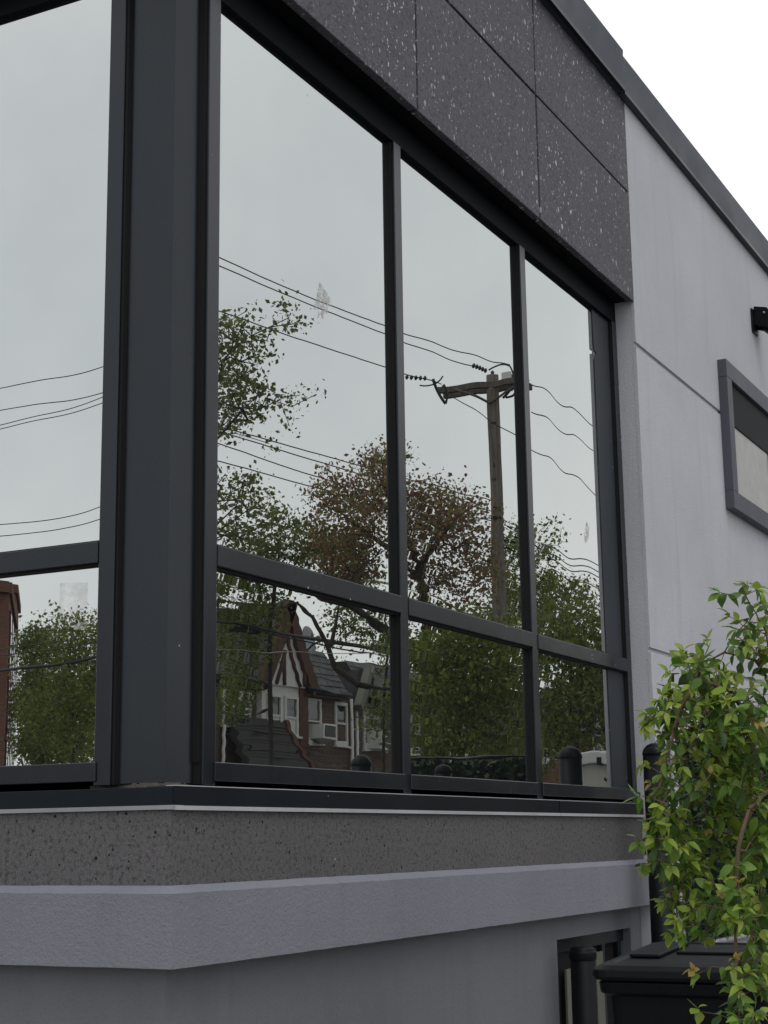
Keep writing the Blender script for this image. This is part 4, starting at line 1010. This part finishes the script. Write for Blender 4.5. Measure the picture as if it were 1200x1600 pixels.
cc = c0 + d1 * L1 * .31; part('parapet', MB().obox(cc + d2 * .2 + Z_ * (H0 - .2), d1 * (L1 * .31 + .1), d2 * .35, Z_ * .2), M['brick2'], ap, .02)
cc = c0 + d1 * L1 * .81; part('parapet', MB().obox(cc + d2 * .2 + Z_ * (H1 - .17), d1 * (L1 * .19 + .1), d2 * .35, Z_ * .18), M['brick2'], ap, .02)
part('parapet', MB().obox(c0 + d2 * L2 / 2 + Z_ * (H0 - .2), d2 * L2 / 2, o1 * -.0 + d1 * .3, Z_ * .2), M['brick2'], ap, .02)
for zc, hz in ((VL(15, 1012, 56)[2], .95), (VL(15, 1105, 56)[2], 1.0), (VL(15, 1190, 56)[2], 1.0), (1.6, .9)):
    for k in range(6):
        t_ = .08 + k * .155; cc = c0 + d1 * L1 * t_ + Z_ * zc + o1 * .0
        w = part('window', MB().obox(cc, d1 * .62, o1 * .06, Z_ * (hz + .08)), M['timber'], ap)
        part('pane', MB().obox(cc + o1 * .05, d1 * .50, o1 * .02, Z_ * hz), M['winglass'], w)
    for k in range(3):
        cc = c0 + d2 * (3 + 4 * k) + Z_ * zc; w = part('window', MB().obox(cc, d2 * .7, d1 * .05, Z_ * hz), M['timber'], ap); part('pane', MB().obox(cc - d1 * .045, d2 * .6, d1 * .015, Z_ * (hz - .1)), M['winglass'], w)
    part('stone_course', MB().obox(c0 + d1 * L1 * .5 + Z_ * (zc - hz - .25), d1 * L1 * .5, o1 * .07, Z_ * .09), M['brick2'], ap)

# ------------------------------------------------------------------ trees across the street (mirrored in the long front)
def gr(q): q = np.array(q); q[2] = 0; return q
b_ = gr(VR(262, 1318, 20))
tree('plane_tree', 'open-crowned tree with dark airy leaves, mirrored beside the corner column', b_, [[b_, VR(266, 1150, 20), VR(272, 960, 20), VR(285, 820, 20), VR(300, 700, 20), VR(318, 600, 20)], [VR(285, 820, 20), VR(335, 690, 19.6), VR(380, 640, 19.4)], [VR(272, 900, 20), VR(330, 830, 19.5), VR(370, 790, 19.3)]],
     [(385, 520, 72, 30, 20, .9, 26), (440, 500, 22, 14, 20, .4, 5), (355, 575, 40, 36, 20, .9, 18), (430, 565, 38, 24, 20, .6, 8), (400, 622, 74, 20, 20, .8, 22), (462, 632, 20, 10, 20, .4, 4), (352, 650, 34, 22, 20, .8, 14), (392, 690, 48, 11, 20, .5, 8), (436, 684, 16, 8, 20, .3, 3), (360, 778, 34, 34, 20, .9, 20), (368, 832, 62, 22, 20, .9, 24), (295, 560, 45, 100, 20, 1.2, 30), (285, 800, 45, 120, 20, 1.2, 30)],
     M['leafA'], VR, (.05, .10), 8, .12, .006, .24)
b_ = gr(VR(425, 1318, 27))
tree('street_tree', 'full green tree in front of the half-timbered house, mirrored low in the first pane', b_, [[b_, VR(424, 1150, 27), VR(420, 1000, 27), VR(430, 900, 27), VR(440, 830, 27)]],
     [(395, 905, 65, 60, 27, 1.4, 55), (372, 1000, 45, 60, 27, 1, 40), (372, 1062, 34, 22, 26.5, 1, 12), (450, 845, 75, 40, 27, 1.2, 44), (520, 875, 60, 40, 27, 1.2, 34), (405, 950, 34, 46, 27, 1, 20), (365, 1110, 25, 40, 27, .8, 10), (430, 790, 30, 30, 27, .8, 8)],
     M['leafD'], VR, (.06, .11), 12, .16, .006, .16)
b_ = gr(VR(668, 1318, 25))
tree('copper_maple', 'tree with copper-brown leaves and dark trunk, mirrored around the first mullion', b_,
     [((.17, .04), [b_, VR(668, 1100, 25), VR(664, 960, 25), VR(655, 885, 25), VR(625, 820, 25), VR(600, 760, 25)]), ((.095, .025), [VR(666, 1050, 25), VR(625, 1010, 24.5), VR(590, 975, 24.3), VR(548, 946, 24.2), VR(500, 938, 24), VR(470, 918, 24), VR(440, 900, 24)]),
      ((.075, .02), [VR(667, 1090, 25), VR(560, 1068, 24.5), VR(524, 1040, 24.4), VR(512, 1005, 24.3), VR(490, 965, 24.2), VR(462, 944, 24.2), VR(440, 948, 24)]), ((.06, .015), [VR(655, 885, 25), VR(690, 840, 25), VR(720, 800, 25)]), ((.04, .015), [VR(516, 1012, 24.4), VR(524, 970, 24.4), VR(532, 940, 24.4)]),
      ((.07, .015), [VR(658, 905, 25), VR(610, 860, 25), VR(570, 835, 25), VR(530, 800, 25)])],
     [(545, 800, 72, 70, 25, 1.5, 62), (592, 745, 34, 45, 25, 1, 26), (650, 830, 60, 75, 25, 1.5, 60), (700, 810, 50, 55, 25, 1.2, 34), (728, 880, 48, 55, 25, 1.3, 36), (745, 820, 26, 30, 25, .8, 8), (610, 712, 14, 16, 25, .5, 5), (545, 870, 65, 45, 25, 1.3, 44), (500, 750, 22, 25, 25, .5, 4), (640, 770, 40, 30, 25, 1, 14), (690, 930, 45, 40, 25, 1, 22)],
     M['leafC'], VR, (.05, .10), 13, .18, .006, .17)
b_ = gr(VR(590, 1318, 29))
tree('street_tree', 'olive green tree behind the forked limbs, mirrored under the first transom', b_, [[b_, VR(600, 1150, 29), VR(605, 1020, 29), VR(600, 940, 29)]],
     [(590, 985, 50, 50, 29, 1.2, 40), (540, 975, 40, 30, 29, 1, 16), (620, 1060, 25, 60, 29, 1, 24), (590, 1105, 28, 50, 29, 1, 12), (560, 900, 50, 30, 29, 1, 18)], M['leafG'], VR, (.06, .10), 9, .16, .006, .10)
b_ = gr(VR(720, 1318, 23))
tree('street_tree', 'dense leafy green tree filling the middle lower pane', b_, [[b_, VR(722, 1200, 23), VR(718, 1100, 23), VR(725, 1020, 23)]],
     [(690, 1095, 60, 85, 23, 1.4, 90), (770, 1090, 60, 85, 23, 1.4, 90), (730, 1000, 60, 45, 23, 1.2, 50), (800, 1010, 40, 50, 23, 1.2, 36), (660, 1020, 35, 40, 23, 1, 22), (730, 1170, 90, 30, 23, 1.2, 40)], M['leafG'], VR, (.06, .11), 15, .17, .006, .14)
b_ = gr(VR(905, 1318, 21))
tree('street_tree', 'dark green tree mirrored low in the last pane behind the bollard', b_, [[b_, VR(903, 1200, 21), VR(895, 1080, 21), VR(890, 1000, 21)]],
     [(880, 1090, 55, 75, 21, 1.2, 84), (930, 1080, 50, 80, 21, 1.2, 60), (890, 990, 50, 45, 21, 1, 44), (870, 1165, 60, 25, 21, 1, 24), (990, 1080, 60, 110, 21.5, 1.2, 30)], M['leafD'], VR, (.055, .10), 15, .15, .006, .14)
b_ = gr(VR(830, 1318, 36))
tree('street_tree', 'taller yellow-green tree behind the pole, mirrored at the second mullion', b_, [[b_, VR(828, 1150, 36), VR(825, 1000, 36), VR(822, 900, 36)]],
     [(800, 880, 28, 85, 36, 1.2, 46), (845, 900, 32, 75, 36, 1.2, 44), (835, 960, 60, 50, 36, 1.4, 50), (860, 815, 16, 14, 36, .5, 4), (770, 960, 40, 50, 36, 1.2, 34), (905, 930, 30, 25, 36, 1, 16)], M['leafG'], VR, (.07, .13), 10, .20, .007, .16)
# far backdrop trees along the street
for i, (px, D, lab) in enumerate(((700, 52, 'distant green tree above the middle house roof in the mirror'), (960, 44, 'distant green tree at the far end of the row in the mirror'), (480, 60, 'distant olive tree above the half-timbered roof in the mirror'))):
    b_ = gr(VR(px, 1318, D)); top = (985, 985, 1010)[i]
    tree('street_tree', lab, b_, [[b_, VR(px, 1150, D), VR(px + 3, 1060, D)]], [(px, (top + 1110) / 2, 60, (1110 - top) / 2, D, 2, 60), (px + 30, 1120, 50, 50, D, 2, 30)], M['leafG'], VR, (.10, .18), 12, .30, .008, .18)
# trees mirrored in the side window
b_ = gr(VL(118, 1322, 40))
tree('street_tree', 'loose green tree with ragged top in the side window, left of the corner column', b_, [[b_, VL(117, 1190, 40), VL(114, 1110, 40), VL(105, 1090, 40), VL(108, 1030, 40), VL(112, 980, 40)], [VL(116, 1110, 40), VL(130, 1090, 40), VL(145, 1080, 40)]],
     [(112, 985, 42, 48, 40, 1.6, 44), (120, 1060, 45, 50, 40, 1.8, 60), (90, 1110, 50, 50, 40, 1.8, 60), (140, 1140, 45, 55, 40, 1.6, 50), (180, 1060, 40, 90, 40, 1.6, 40)], M['leafG'], VL, (.08, .14), 11, .22, .007, .16)
b_ = gr(VL(62, 1322, 44))
tree('street_tree', 'broad green tree beside the brick apartment block in the side window', b_, [[b_, VL(62, 1200, 44), VL(60, 1120, 44), VL(66, 1040, 44)]],
     [(58, 1020, 36, 40, 44, 1.8, 48), (60, 1090, 38, 60, 44, 2, 70), (75, 1160, 55, 45, 44, 2, 60), (100, 1180, 60, 30, 43, 2, 40)], M['leafD'], VL, (.09, .15), 14, .24, .007, .18)
b_ = gr(VL(110, 1322, 62))
tree('street_tree', 'distant yellow-green tree filling the gaps in the side window', b_, [[b_, VL(110, 1190, 62), VL(108, 1120, 62)]], [(100, 1100, 70, 70, 62, 3, 90), (60, 1130, 40, 60, 62, 3, 50)], M['leafG'], VL, (.14, .24), 14, .4, .01, .2)
